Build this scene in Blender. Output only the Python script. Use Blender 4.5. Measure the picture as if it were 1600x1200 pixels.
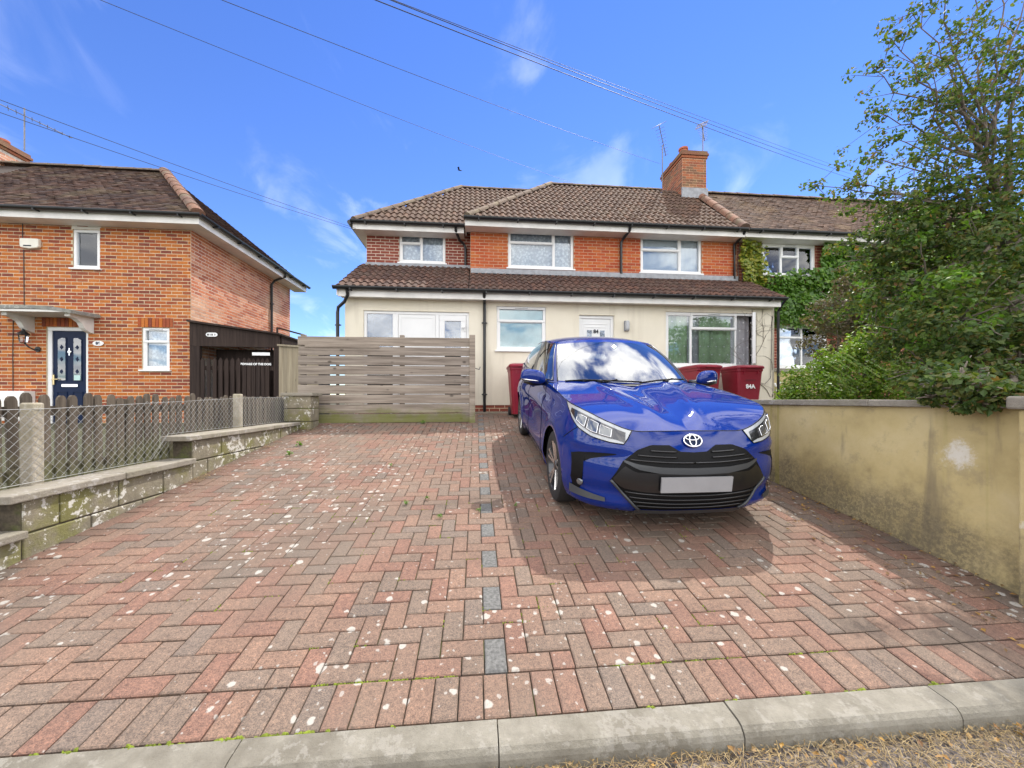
import bpy, bmesh, math, random
import numpy as np
from mathutils import Vector, Matrix, Euler

for _o in list(bpy.data.objects):
    bpy.data.objects.remove(_o, do_unlink=True)
scene = bpy.context.scene
COL = scene.collection
R = math.radians
rng = random.Random(7)

# ------------------------------------------------------------------ camera
SLOPE = 0.141                      # the drive climbs towards the house
SA = math.atan(SLOPE)
cam_d = bpy.data.cameras.new('camera')
cam_d.sensor_width = 36.0
cam_d.lens = 36.0 * 600.0 / 1600.0
cam_d.shift_y = 25.0 / 1600.0
cam_d.clip_start = 0.05
cam_d.clip_end = 1500
cam = bpy.data.objects.new('camera', cam_d)
cam.location = (0, 0, 1.43)
cam.rotation_euler = (R(90), 0, R(-5.33))
COL.objects.link(cam)
scene.camera = cam

# ------------------------------------------------------------------ sky and sun
SUN = Vector((0.43, 0.54, 1.0)).normalized()
SUN_EL = math.asin(SUN.z)
SUN_AZ = math.atan2(SUN.x, SUN.y)          # clockwise from +Y
world = bpy.data.worlds.new('World')
scene.world = world
world.use_nodes = True
wt = world.node_tree
wt.nodes.clear()
def wn(t, **k):
    n = wt.nodes.new(t)
    for a, b in k.items():
        setattr(n, a, b)
    return n
w_out = wn('ShaderNodeOutputWorld')
w_bg = wn('ShaderNodeBackground')
w_sky = wn('ShaderNodeTexSky', sky_type='NISHITA', sun_disc=False)
w_sky.sun_elevation = SUN_EL
w_sky.sun_rotation = SUN_AZ
w_sky.altitude = 50
w_sky.air_density = 1.0
w_sky.dust_density = 0.0
w_sky.ozone_density = 2.2
w_bg.inputs['Strength'].default_value = 0.15
w_hsv = wn('ShaderNodeHueSaturation')
w_hsv.inputs['Saturation'].default_value = 1.20
w_hsv.inputs['Hue'].default_value = 0.515
w_hsv.inputs['Value'].default_value = 0.645
w_tc = wn('ShaderNodeTexCoord')
w_sep = wn('ShaderNodeSeparateXYZ')
wt.links.new(w_tc.outputs['Generated'], w_sep.inputs[0])
# project the view direction on a flat cloud layer
w_add = wn('ShaderNodeMath', operation='ADD'); w_add.inputs[1].default_value = 0.18
wt.links.new(w_sep.outputs['Z'], w_add.inputs[0])
w_max = wn('ShaderNodeMath', operation='MAXIMUM'); w_max.inputs[1].default_value = 0.05
wt.links.new(w_add.outputs[0], w_max.inputs[0])
w_dx = wn('ShaderNodeMath', operation='DIVIDE'); w_dy = wn('ShaderNodeMath', operation='DIVIDE')
wt.links.new(w_sep.outputs['X'], w_dx.inputs[0]); wt.links.new(w_max.outputs[0], w_dx.inputs[1])
wt.links.new(w_sep.outputs['Y'], w_dy.inputs[0]); wt.links.new(w_max.outputs[0], w_dy.inputs[1])
w_cmb = wn('ShaderNodeCombineXYZ')
wt.links.new(w_dx.outputs[0], w_cmb.inputs[0]); wt.links.new(w_dy.outputs[0], w_cmb.inputs[1])
w_map = wn('ShaderNodeMapping')
w_map.inputs['Scale'].default_value = (1.15, 0.75, 1); w_map.inputs['Rotation'].default_value = (0, 0, 0.6)
w_map.inputs['Location'].default_value = (5.3, 1.7, 0)
wt.links.new(w_cmb.outputs[0], w_map.inputs[0])
w_noi = wn('ShaderNodeTexNoise'); w_noi.inputs['Scale'].default_value = 2.3
w_noi.inputs['Detail'].default_value = 9; w_noi.inputs['Roughness'].default_value = 0.56; w_noi.inputs['Distortion'].default_value = 0.5
wt.links.new(w_map.outputs[0], w_noi.inputs['Vector'])
# broken cloud overhead and behind the viewer, thin wisps over the houses
w_beh = wn('ShaderNodeMapRange'); w_beh.inputs[1].default_value = 0.72; w_beh.inputs[2].default_value = 0.30
w_beh.inputs[3].default_value = 0.0; w_beh.inputs[4].default_value = 1.0; w_beh.clamp = True
wt.links.new(w_dy.outputs[0], w_beh.inputs[0])
w_cov = wn('ShaderNodeMath', operation='MULTIPLY_ADD'); w_cov.inputs[1].default_value = 0.18; 
wt.links.new(w_beh.outputs[0], w_cov.inputs[0]); wt.links.new(w_noi.outputs['Fac'], w_cov.inputs[2])
w_ramp = wn('ShaderNodeMapRange'); w_ramp.interpolation_type = 'SMOOTHSTEP'
w_ramp.inputs[1].default_value = 0.54; w_ramp.inputs[2].default_value = 0.70
wt.links.new(w_cov.outputs[0], w_ramp.inputs[0])
w_mix = wn('ShaderNodeMix', data_type='RGBA')
w_n2 = wn('ShaderNodeTexNoise'); w_n2.inputs['Scale'].default_value = 3.2; w_n2.inputs['Detail'].default_value = 5
wt.links.new(w_map.outputs[0], w_n2.inputs['Vector'])
w_cr = wn('ShaderNodeValToRGB')
w_cr.color_ramp.elements[0].position = .36; w_cr.color_ramp.elements[0].color = (5.6, 5.7, 6.0, 1)
w_cr.color_ramp.elements[1].position = .62; w_cr.color_ramp.elements[1].color = (11.0, 10.6, 9.9, 1)
wt.links.new(w_n2.outputs['Fac'], w_cr.inputs[0]); wt.links.new(w_cr.outputs[0], w_mix.inputs['B'])
w_thin = wn('ShaderNodeMapRange'); w_thin.inputs[1].default_value = 0.0; w_thin.inputs[2].default_value = 0.4
w_thin.inputs[3].default_value = 0.085; w_thin.inputs[4].default_value = 0.92
wt.links.new(w_beh.outputs[0], w_thin.inputs[0])
w_fac = wn('ShaderNodeMath', operation='MULTIPLY')
wt.links.new(w_ramp.outputs[0], w_fac.inputs[0]); wt.links.new(w_thin.outputs[0], w_fac.inputs[1])
wt.links.new(w_sky.outputs[0], w_hsv.inputs['Color'])
w_tint = wn('ShaderNodeMix', data_type='RGBA', blend_type='MULTIPLY'); w_tint.inputs['Factor'].default_value = 1.0
w_tint.inputs['B'].default_value = (0.80, 0.88, 1.0, 1)
wt.links.new(w_hsv.outputs[0], w_tint.inputs['A']); wt.links.new(w_tint.outputs['Result'], w_mix.inputs['A'])
wt.links.new(w_fac.outputs[0], w_mix.inputs['Factor'])
wt.links.new(w_mix.outputs['Result'], w_bg.inputs['Color'])
wt.links.new(w_bg.outputs[0], w_out.inputs[0])

sun_d = bpy.data.lights.new('sun', 'SUN')
sun_d.energy = 2.1
sun_d.angle = R(0.55)
sun_d.color = (1.0, 0.95, 0.87)
sun = bpy.data.objects.new('sun', sun_d)
sun.rotation_euler = SUN.to_track_quat('Z', 'Y').to_euler()
sun.location = (6, 8, 14)
COL.objects.link(sun)

vs = scene.view_settings
vs.view_transform = 'Standard'
vs.look = 'None'
vs.exposure = 1.3
vs.gamma = 1.0
vs.use_curve_mapping = False
scene.render.engine = 'CYCLES'
scene.cycles.max_bounces = 8
scene.cycles.transparent_max_bounces = 12

# ------------------------------------------------------------------ materials
def nodes(name):
    m = bpy.data.materials.new(name)
    m.use_nodes = True
    nt = m.node_tree
    b = nt.nodes['Principled BSDF']
    return m, nt, b
def N(nt, t, **k):
    n = nt.nodes.new(t)
    for a, v in k.items():
        setattr(n, a, v)
    return n
def L(nt, a, b):
    nt.links.new(a, b)
def pos(nt, stretch=(1, 1, 1)):
    g = N(nt, 'ShaderNodeNewGeometry')
    mp = N(nt, 'ShaderNodeMapping')
    mp.inputs['Scale'].default_value = stretch
    L(nt, g.outputs['Position'], mp.inputs[0])
    return mp.outputs[0]
def noise(nt, vec, scale, detail=4, rough=.55, dist=0.0):
    n = N(nt, 'ShaderNodeTexNoise')
    n.inputs['Scale'].default_value = scale
    n.inputs['Detail'].default_value = detail
    n.inputs['Roughness'].default_value = rough
    n.inputs['Distortion'].default_value = dist
    L(nt, vec, n.inputs['Vector'])
    return n.outputs['Fac']
def ramp(nt, fac, stops, interp='LINEAR'):
    r = N(nt, 'ShaderNodeValToRGB')
    cr = r.color_ramp
    cr.interpolation = interp
    while len(cr.elements) < len(stops):
        cr.elements.new(0.5)
    for e, (p, c) in zip(cr.elements, stops):
        e.position = p
        e.color = (c[0], c[1], c[2], 1)
    if fac is not None:
        L(nt, fac, r.inputs[0])
    return r.outputs[0]
def mixc(nt, fac, a, b, mode='MIX'):
    m = N(nt, 'ShaderNodeMix', data_type='RGBA', blend_type=mode)
    for s, v in ((m.inputs['Factor'], fac), (m.inputs['A'], a), (m.inputs['B'], b)):
        if isinstance(v, (int, float)):
            s.default_value = v
        elif isinstance(v, tuple):
            s.default_value = (v[0], v[1], v[2], 1)
        else:
            L(nt, v, s)
    return m.outputs['Result']
def math_(nt, op, a, b=None, c=None, clamp=False):
    m = N(nt, 'ShaderNodeMath', operation=op)
    m.use_clamp = clamp
    for i, v in enumerate((a, b, c)):
        if v is None:
            continue
        if isinstance(v, (int, float)):
            m.inputs[i].default_value = v
        else:
            L(nt, v, m.inputs[i])
    return m.outputs[0]
def step(nt, v, lo, hi):
    m = N(nt, 'ShaderNodeMapRange')
    m.interpolation_type = 'SMOOTHSTEP'
    m.inputs[1].default_value = lo
    m.inputs[2].default_value = hi
    L(nt, v, m.inputs[0])
    return m.outputs[0]
def rnd(nt):
    """one random number for each piece, whether it is an object or an island of a joined mesh"""
    o = N(nt, 'ShaderNodeObjectInfo')
    g = N(nt, 'ShaderNodeNewGeometry')
    return math_(nt, 'FRACT', math_(nt, 'ADD', o.outputs['Random'], g.outputs['Random Per Island']))
def bump(nt, b, h, strength=.3, dist=.01):
    n = N(nt, 'ShaderNodeBump')
    n.inputs['Strength'].default_value = strength
    n.inputs['Distance'].default_value = dist
    L(nt, h, n.inputs['Height'])
    L(nt, n.outputs[0], b.inputs['Normal'])
def plain(name, col, rough=.5, metal=0.0, coat=0.0, var=.12, scale=8.0, bmp=0.0, spec=.5):
    m, nt, b = nodes(name)
    v = pos(nt)
    f = noise(nt, v, scale, 5)
    lo = tuple(c * (1 - var) for c in col); hi = tuple(min(1, c * (1 + var)) for c in col)
    L(nt, ramp(nt, f, [(.3, lo), (.7, hi)]), b.inputs['Base Color'])
    b.inputs['Roughness'].default_value = rough
    b.inputs['Metallic'].default_value = metal
    b.inputs['Coat Weight'].default_value = coat
    b.inputs['Specular IOR Level'].default_value = spec
    if bmp:
        bump(nt, b, noise(nt, v, scale * 12, 4), bmp, .004)
    return m
MAT = {}
# block paving: red, buff-red and charcoal blocks, white lichen, grime
def mk_paver():
    m, nt, b = nodes('block_paving')
    r = rnd(nt)
    base = ramp(nt, r, [(0, (.225, .118, .09)), (.18, (.215, .146, .112)), (.34, (.185, .15, .122)), (.5, (.238, .138, .105)), (.64, (.172, .152, .128)), (.76, (.24, .16, .12)), (.91, (.15, .142, .128))], 'CONSTANT')
    v = pos(nt)
    base = mixc(nt, .42, base, (.205, .142, .11))
    n1 = noise(nt, v, 2.1, 4)
    base = mixc(nt, .55, base, ramp(nt, n1, [(.3, (.55, .50, .46)), (.7, (1.08, 1.0, .93))]), 'MULTIPLY')
    n2 = noise(nt, v, 55, 4, .75)
    base = mixc(nt, .8, base, ramp(nt, n2, [(.3, (.55, .52, .5)), (.5, (1, 1, 1)), (.72, (1.5, 1.4, 1.3))]), 'MULTIPLY')
    n5 = noise(nt, v, 190, 2, .7)
    base = mixc(nt, .75, base, ramp(nt, n5, [(.33, (.45, .42, .42)), (.5, (1, 1, 1)), (.68, (1.7, 1.55, 1.4))]), 'MULTIPLY')
    n3 = noise(nt, v, .9, 3)
    base = mixc(nt, math_(nt, 'MULTIPLY', step(nt, n3, .45, .68), .5), base, (.15, .12, .092))
    gx_ = N(nt, 'ShaderNodeSeparateXYZ'); L(nt, v, gx_.inputs[0])
    edge = math_(nt, 'ADD', math_(nt, 'ABSOLUTE', math_(nt, 'SUBTRACT', gx_.outputs[0], .12)), math_(nt, 'MULTIPLY', noise(nt, v, 2.4, 5, .65), 1.1))
    base = mixc(nt, math_(nt, 'MULTIPLY', step(nt, edge, 3.15, 3.75), .6), base, (.075, .056, .042))     # dirt swept to the edges
    base = mixc(nt, 1.0, base, (.88, .86, .85), 'MULTIPLY')
    # lichen blotches
    vo = N(nt, 'ShaderNodeTexVoronoi'); vo.inputs['Scale'].default_value = 15
    vw = N(nt, 'ShaderNodeVectorMath', operation='ADD')
    nn = N(nt, 'ShaderNodeTexNoise'); nn.inputs['Scale'].default_value = 30
    L(nt, v, nn.inputs['Vector'])
    ns = N(nt, 'ShaderNodeVectorMath', operation='SCALE'); ns.inputs['Scale'].default_value = .028
    L(nt, nn.outputs['Color'], ns.inputs[0]); L(nt, v, vw.inputs[0]); L(nt, ns.outputs[0], vw.inputs[1])
    L(nt, vw.outputs[0], vo.inputs['Vector'])
    sc = N(nt, 'ShaderNodeSeparateColor'); L(nt, vo.outputs['Color'], sc.inputs[0])
    size = math_(nt, 'MULTIPLY', math_(nt, 'POWER', sc.outputs[0], 1.6), .40)
    patch = step(nt, noise(nt, v, .75, 3), .36, .58)
    size = math_(nt, 'MULTIPLY', size, math_(nt, 'MULTIPLY_ADD', patch, .95, .16))
    sp = math_(nt, 'SUBTRACT', size, vo.outputs['Distance'])
    spot = step(nt, sp, -.015, .085)
    grain = step(nt, noise(nt, v, 120, 3), .15, .45)
    spot = math_(nt, 'MULTIPLY', math_(nt, 'MULTIPLY', spot, grain), .78)
    base = mixc(nt, spot, base, (.40, .38, .34))
    # small pale flecks
    v2 = N(nt, 'ShaderNodeTexVoronoi'); v2.inputs['Scale'].default_value = 36
    L(nt, vw.outputs[0], v2.inputs['Vector'])
    s2 = N(nt, 'ShaderNodeSeparateColor'); L(nt, v2.outputs['Color'], s2.inputs[0])
    fl = step(nt, math_(nt, 'SUBTRACT', math_(nt, 'MULTIPLY', math_(nt, 'POWER', s2.outputs[1], 4), math_(nt, 'MULTIPLY_ADD', patch, .3, .1)), v2.outputs['Distance']), 0, .05)
    base = mixc(nt, math_(nt, 'MULTIPLY', fl, .6), base, (.36, .345, .31))
    L(nt, base, b.inputs['Base Color'])
    b.inputs['Roughness'].default_value = .88
    bump(nt, b, math_(nt, 'ADD', n2, math_(nt, 'MULTIPLY', n5, .6)), .55, .004)
    return m
MAT['paver'] = mk_paver()
MAT['paver_dark'] = plain('charcoal_block', (.118, .116, .11), .88, var=.45, scale=60, bmp=.5)
def mk_joint():
    m, nt, b = nodes('joint_sand')
    v = pos(nt)
    n = noise(nt, v, 3.5, 4)
    n2 = noise(nt, v, 40, 4)
    c = ramp(nt, n2, [(.3, (.05, .04, .029)), (.7, (.11, .088, .06))])
    c = mixc(nt, step(nt, n, .50, .66), c, (.10, .12, .025))
    L(nt, c, b.inputs['Base Color']); b.inputs['Roughness'].default_value = .95
    bump(nt, b, n2, .8, .006)
    return m
MAT['joint'] = mk_joint()
def mk_pieces(name, cols, rough=.85, grain=45, gs=.35, blot=None, bs=.35, blotscale=1.3):
    m, nt, b = nodes(name)
    r = rnd(nt)
    k = len(cols)
    base = ramp(nt, r, [(i / k, c) for i, c in enumerate(cols)], 'CONSTANT')
    v = pos(nt)
    n = noise(nt, v, grain, 5, .7)
    base = mixc(nt, .8, base, ramp(nt, n, [(.28, (1 - gs,) * 3), (.72, (1 + gs,) * 3)]), 'MULTIPLY')
    if blot:
        base = mixc(nt, math_(nt, 'MULTIPLY', step(nt, noise(nt, v, blotscale, 4), .47, .68), bs), base, blot)
    L(nt, base, b.inputs['Base Color'])
    b.inputs['Roughness'].default_value = rough
    b.inputs['Specular IOR Level'].default_value = .22
    bump(nt, b, n, .5, .005)
    return m
MAT['brick_old'] = mk_pieces('orange_stock_brick', [(.48, .145, .032), (.40, .108, .032), (.30, .076, .036), (.46, .15, .036), (.36, .088, .033), (.21, .06, .04), (.50, .165, .042), (.32, .088, .036), (.43, .125, .034), (.26, .066, .038)], blot=(.44, .16, .055), bs=.35)
MAT['brick_side'] = mk_pieces('sunlit_pale_brick', [(.50, .175, .085), (.42, .14, .075), (.56, .24, .14), (.36, .115, .065), (.54, .25, .15), (.46, .16, .08)], blot=(.62, .42, .28), bs=.6, blotscale=.8)  # side wall's sunlit brightness put into brick and buff mortar colours; blots are efflorescence
MAT['brick_main'] = mk_pieces('orange_red_brick', [(.44, .088, .030), (.38, .075, .030), (.48, .11, .034), (.36, .068, .030), (.46, .135, .040), (.41, .08, .03)], blot=(.50, .16, .05), bs=.5, blotscale=1.1)
MAT['brick_wing'] = mk_pieces('brown_red_brick', [(.25, .068, .046), (.22, .06, .045), (.28, .075, .05), (.235, .062, .042)], gs=.2)
MAT['brick_chim'] = mk_pieces('weathered_chimney_brick', [(.34, .115, .055), (.28, .09, .05), (.22, .10, .06), (.37, .13, .06), (.19, .10, .06)], blot=(.22, .17, .085), bs=.55, blotscale=3)
MAT['mortar'] = plain('lime_mortar', (.60, .49, .33), .95, var=.25, scale=12, bmp=.4)
MAT['mortar_pink'] = plain('sand_mortar', (.50, .30, .19), .95, var=.2, scale=12, bmp=.4)
MAT['mortar_buff'] = plain('buff_mortar', (.62, .52, .42), .95, var=.2, scale=12, bmp=.4)
MAT['tile'] = mk_pieces('brown_concrete_tile', [(.092, .056, .040), (.102, .062, .044), (.08, .048, .035), (.112, .068, .048), (.088, .053, .038), (.125, .07, .046)], grain=22, blot=(.125, .09, .06), bs=.45, blotscale=2.5)
MAT['tile_low'] = mk_pieces('dark_concrete_tile', [(.085, .050, .040), (.096, .056, .044), (.074, .044, .037), (.105, .060, .046), (.12, .062, .045)], grain=22, blot=(.12, .09, .07), bs=.5, blotscale=2.5)
MAT['plain_tile'] = mk_pieces('plain_clay_tile', [(.075, .043, .034), (.09, .05, .038), (.064, .04, .036), (.10, .056, .042), (.057, .038, .036), (.082, .052, .044)], grain=25, blot=(.16, .125, .075), bs=.45, blotscale=1.8)
MAT['plain_tile_b'] = mk_pieces('brown_plain_tile', [(.125, .078, .056), (.145, .088, .064), (.11, .07, .054), (.155, .098, .07), (.10, .066, .052)], grain=25, blot=(.24, .165, .09), bs=.5, blotscale=1.2)
MAT['ridge'] = mk_pieces('clay_ridge_tile', [(.20, .105, .07), (.17, .095, .068), (.22, .115, .078), (.15, .09, .068)], grain=20, blot=(.13, .115, .07), bs=.6, blotscale=3)
MAT['ridge_grey'] = mk_pieces('concrete_ridge_tile', [(.15, .112, .086), (.17, .125, .095), (.135, .10, .078)], grain=20, blot=(.24, .20, .13), bs=.6, blotscale=3)
MAT['underlay'] = plain('roof_underlay', (.05, .038, .032), .95)
MAT['gutter'] = plain('black_gutter', (.012, .013, .015), .32, var=.3)
MAT['upvc'] = plain('white_upvc', (.80, .80, .79), .35, var=.04, scale=2)
MAT['white_paint'] = plain('white_painted_board', (.74, .72, .68), .55, var=.12, scale=3)
MAT['lead'] = plain('lead_flashing', (.30, .31, .33), .6, var=.25, scale=9)
def mk_render():
    m, nt, b = nodes('cream_render')
    v = pos(nt)
    n = noise(nt, v, 1.4, 5)
    c = ramp(nt, n, [(.3, (.74, .68, .545)), (.7, (.82, .76, .63))])
    st = pos(nt, (6, 6, .6))
    c = mixc(nt, math_(nt, 'MULTIPLY', step(nt, noise(nt, st, 1.0, 5), .52, .75), .25), c, (.48, .42, .32))
    L(nt, c, b.inputs['Base Color']); b.inputs['Roughness'].default_value = .92
    bump(nt, b, noise(nt, v, 60, 4, .7), .5, .008)
    return m
MAT['render'] = mk_render()
def mk_gwall():
    """old yellow render: algae rising from the foot, dark damp streaks, a bare white scuff"""
    m, nt, b = nodes('stained_yellow_render')
    v = pos(nt)
    g = N(nt, 'ShaderNodeSeparateXYZ'); L(nt, v, g.inputs[0])
    h = math_(nt, 'SUBTRACT', g.outputs[2], math_(nt, 'MULTIPLY', g.outputs[1], SLOPE))     # height over the drive
    c = ramp(nt, noise(nt, v, 2.2, 5, .6), [(.3, (.38, .295, .13)), (.5, (.50, .40, .19)), (.72, (.57, .47, .255))])
    st = pos(nt, (1, 3.2, .5))
    damp = step(nt, noise(nt, st, 1.0, 5, .6, .4), .55, .68)
    c = mixc(nt, math_(nt, 'MULTIPLY', damp, .7), c, (.19, .155, .10))
    foot = math_(nt, 'SUBTRACT', math_(nt, 'MULTIPLY_ADD', noise(nt, v, 2.6, 6, .68), 1.05, -.18), math_(nt, 'MULTIPLY', h, .85))
    sp = step(nt, noise(nt, v, 42, 4, .75), .36, .6)
    c = mixc(nt, math_(nt, 'MULTIPLY', math_(nt, 'MULTIPLY', step(nt, foot, -.14, .36), math_(nt, 'MULTIPLY_ADD', sp, .45, .5)), .85), c, (.105, .088, .06))
    c = mixc(nt, math_(nt, 'MULTIPLY', step(nt, noise(nt, v, 5.5, 7, .75), .52, .66), .38), c, (.25, .205, .125))
    # yellow-green runs
    run = step(nt, noise(nt, pos(nt, (1, 4.5, .12)), 1.3, 3), .60, .68)
    c = mixc(nt, math_(nt, 'MULTIPLY', run, .55), c, (.26, .235, .035))
    wht = step(nt, noise(nt, v, 3.1, 6, .7), .66, .72)
    c = mixc(nt, math_(nt, 'MULTIPLY', wht, .55), c, (.66, .62, .52))
    # scuffed white patch near the pier
    d = N(nt, 'ShaderNodeVectorMath', operation='DISTANCE'); L(nt, v, d.inputs[0]); d.inputs[1].default_value = (3.2, 2.28, 1.07)
    sc = step(nt, math_(nt, 'ADD', d.outputs['Value'], math_(nt, 'MULTIPLY', noise(nt, v, 16, 6, .75), .26)), .24, .16)
    c = mixc(nt, math_(nt, 'MULTIPLY', sc, .8), c, (.70, .67, .60))
    L(nt, c, b.inputs['Base Color']); b.inputs['Roughness'].default_value = .93
    bump(nt, b, noise(nt, v, 45, 5, .7), .5, .008)
    return m
MAT['gwall'] = mk_gwall()
def mk_lichen(name, a, b_, green, white, gs=.45, ws=.5, scale=2.0):
    m, nt, b = nodes(name)
    v = pos(nt)
    c = ramp(nt, noise(nt, v, 9, 6, .7), [(.3, a), (.7, b_)])
    c = mixc(nt, .35, c, ramp(nt, rnd(nt), [(0, (.75, .75, .75)), (1, (1.2, 1.2, 1.2))]), 'MULTIPLY')
    if gs:
        c = mixc(nt, math_(nt, 'MULTIPLY', step(nt, noise(nt, v, scale, 5, .65), .44, .62), gs), c, green)
    if ws:
        blob = step(nt, math_(nt, 'ADD', noise(nt, v, 17, 5, .7), math_(nt, 'MULTIPLY', noise(nt, v, 2.3, 3), .55)), .83, .90)
        c = mixc(nt, math_(nt, 'MULTIPLY', blob, ws), c, white)
    L(nt, c, b.inputs['Base Color']); b.inputs['Roughness'].default_value = .93
    bump(nt, b, noise(nt, v, 38, 6, .72), .8, .012)
    return m
MAT['block'] = mk_lichen('mossy_concrete_block', (.16, .14, .10), (.27, .235, .165), (.165, .16, .035), (.62, .60, .54), .75, .9, 2.4)
MAT['coping'] = mk_lichen('concrete_coping', (.21, .185, .145), (.31, .28, .23), (.19, .175, .11), (.42, .40, .37), .4, .5, 3)
MAT['kerb'] = mk_lichen('kerb_concrete', (.165, .15, .118), (.255, .235, .192), (.12, .105, .08), (.32, .30, .26), .65, .4, 2.6)
MAT['conc_post'] = mk_lichen('concrete_post', (.34, .30, .235), (.46, .41, .33), (.25, .22, .12), (.6, .58, .5), .4, .4, 4)
def mk_wood(name, a, b_, grainaxis, green=None, gz=None, rough=.85, gscale=1.0, knots=True):
    m, nt, b = nodes(name)
    st = [24 * gscale] * 3; st[grainaxis] = 1.1 * gscale
    o = N(nt, 'ShaderNodeObjectInfo')
    g = N(nt, 'ShaderNodeNewGeometry')
    sh = N(nt, 'ShaderNodeVectorMath', operation='MULTIPLY_ADD')
    cx = N(nt, 'ShaderNodeCombineXYZ')
    r = rnd(nt)
    L(nt, r, cx.inputs[0]); L(nt, r, cx.inputs[1]); L(nt, r, cx.inputs[2])
    L(nt, cx.outputs[0], sh.inputs[0]); sh.inputs[1].default_value = (37, 37, 37); L(nt, g.outputs['Position'], sh.inputs[2])
    mp = N(nt, 'ShaderNodeMapping'); mp.inputs['Scale'].default_value = st
    L(nt, sh.outputs[0], mp.inputs[0])
    n = noise(nt, mp.outputs[0], 1.0, 6, .65, .3)
    c = ramp(nt, n, [(.30, a), (.68, b_)])
    c = mixc(nt, .5, c, ramp(nt, r, [(0, (.72, .72, .74)), (1, (1.2, 1.17, 1.12))]), 'MULTIPLY')
    if knots:
        mk = N(nt, 'ShaderNodeMapping'); ks = [5.5] * 3; ks[grainaxis] = 3.2; mk.inputs['Scale'].default_value = ks
        L(nt, sh.outputs[0], mk.inputs[0])
        vo = N(nt, 'ShaderNodeTexVoronoi'); vo.inputs['Scale'].default_value = 1.0; L(nt, mk.outputs[0], vo.inputs['Vector'])
        c = mixc(nt, math_(nt, 'MULTIPLY', step(nt, vo.outputs['Distance'], .16, .06), .75), c, tuple(x * .35 for x in a))
    if green:
        sz = N(nt, 'ShaderNodeSeparateXYZ'); L(nt, g.outputs['Position'], sz.inputs[0])
        lo = math_(nt, 'ADD', sz.outputs[2], math_(nt, 'MULTIPLY', noise(nt, pos(nt), 2.6, 5, .7), -.75))
        c = mixc(nt, math_(nt, 'MULTIPLY', step(nt, lo, gz, gz - .34), .75), c, green)
    L(nt, c, b.inputs['Base Color']); b.inputs['Roughness'].default_value = rough
    b.inputs['Specular IOR Level'].default_value = .18
    bump(nt, b, n, .6, .006)
    return m
MAT['gate_wood'] = mk_wood('weathered_gate_board', (.15, .122, .098), (.36, .31, .26), 0, (.15, .165, .03), .99)
MAT['picket'] = mk_wood('grey_lichened_picket', (.055, .044, .034), (.155, .128, .098), 2, (.16, .16, .075), .72, knots=False)
MAT['fence_wood'] = mk_wood('pale_fence_board', (.24, .20, .14), (.38, .33, .24), 2)
MAT['brown_wood'] = mk_wood('dark_brown_stained_wood', (.022, .014, .012), (.05, .034, .028), 2, rough=.7, knots=False)
MAT['navy'] = plain('navy_door', (.004, .014, .048), .4, var=.1, spec=.18)
MAT['brass'] = plain('brass', (.65, .52, .28), .3, metal=1)
MAT['chrome'] = plain('chrome', (.75, .75, .76), .12, metal=1, var=.02)
MAT['silver'] = plain('silver_plastic', (.45, .46, .47), .35, var=.05)
MAT['grey_plastic'] = plain('grey_plastic', (.22, .23, .25), .5, var=.1)
MAT['ivory'] = plain('ivory_plastic', (.76, .73, .63), .5, var=.05)
MAT['black'] = plain('black_plastic', (.012, .012, .013), .45, var=.2)
MAT['rubber'] = plain('tyre_rubber', (.018, .018, .019), .8, var=.2, scale=30)
MAT['ink'] = plain('dark_print', (.02, .02, .03), .6)
MAT['white_print'] = plain('white_print', (.85, .85, .84), .5, var=.03)
MAT['red_bin'] = plain('burgundy_plastic', (.235, .006, .022), .42, var=.12, scale=5)
MAT['terracotta'] = plain('terracotta_pot', (.42, .13, .07), .85, var=.2, scale=10)
MAT['wire'] = plain('galvanised_wire', (.26, .26, .25), .5, metal=.4, var=.2, scale=30)
MAT['cable'] = plain('black_cable', (.025, .025, .03), .6)
MAT['alu'] = plain('dull_aluminium', (.20, .19, .19), .5, metal=.5)
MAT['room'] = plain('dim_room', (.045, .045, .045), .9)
MAT['canopy'] = mk_lichen('lichened_felt', (.16, .16, .15), (.30, .30, .28), (.25, .25, .2), (.55, .55, .5), .4, .5, 4)
MAT['soil'] = plain('dark_soil', (.06, .045, .032), .95, var=.4, scale=9, bmp=.6)
def mk_ground():
    m, nt, b = nodes('rough_grass_ground')
    v = pos(nt)
    c = ramp(nt, noise(nt, v, 3.5, 6, .7), [(.3, (.035, .036, .018)), (.55, (.06, .062, .028)), (.75, (.10, .088, .05))])
    L(nt, c, b.inputs['Base Color']); b.inputs['Roughness'].default_value = .95
    bump(nt, b, noise(nt, v, 40, 5, .7), .8, .02)
    return m
MAT['ground'] = mk_ground()
def mk_road():
    m, nt, b = nodes('worn_asphalt')
    v = pos(nt)
    vo = N(nt, 'ShaderNodeTexVoronoi'); vo.inputs['Scale'].default_value = 95; L(nt, v, vo.inputs['Vector'])
    sc = N(nt, 'ShaderNodeSeparateColor'); L(nt, vo.outputs['Color'], sc.inputs[0])
    c = ramp(nt, sc.outputs[0], [(0, (.05, .044, .044)), (.5, (.09, .078, .078)), (.8, (.14, .12, .115)), (1, (.26, .23, .21))])
    c = mixc(nt, .6, c, ramp(nt, noise(nt, v, 2.5, 5), [(.3, (.7, .68, .66)), (.7, (1.2, 1.15, 1.1))]), 'MULTIPLY')
    L(nt, c, b.inputs['Base Color']); b.inputs['Roughness'].default_value = .92
    bump(nt, b, vo.outputs['Distance'], .8, .006)
    return m
MAT['road'] = mk_road()
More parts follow.
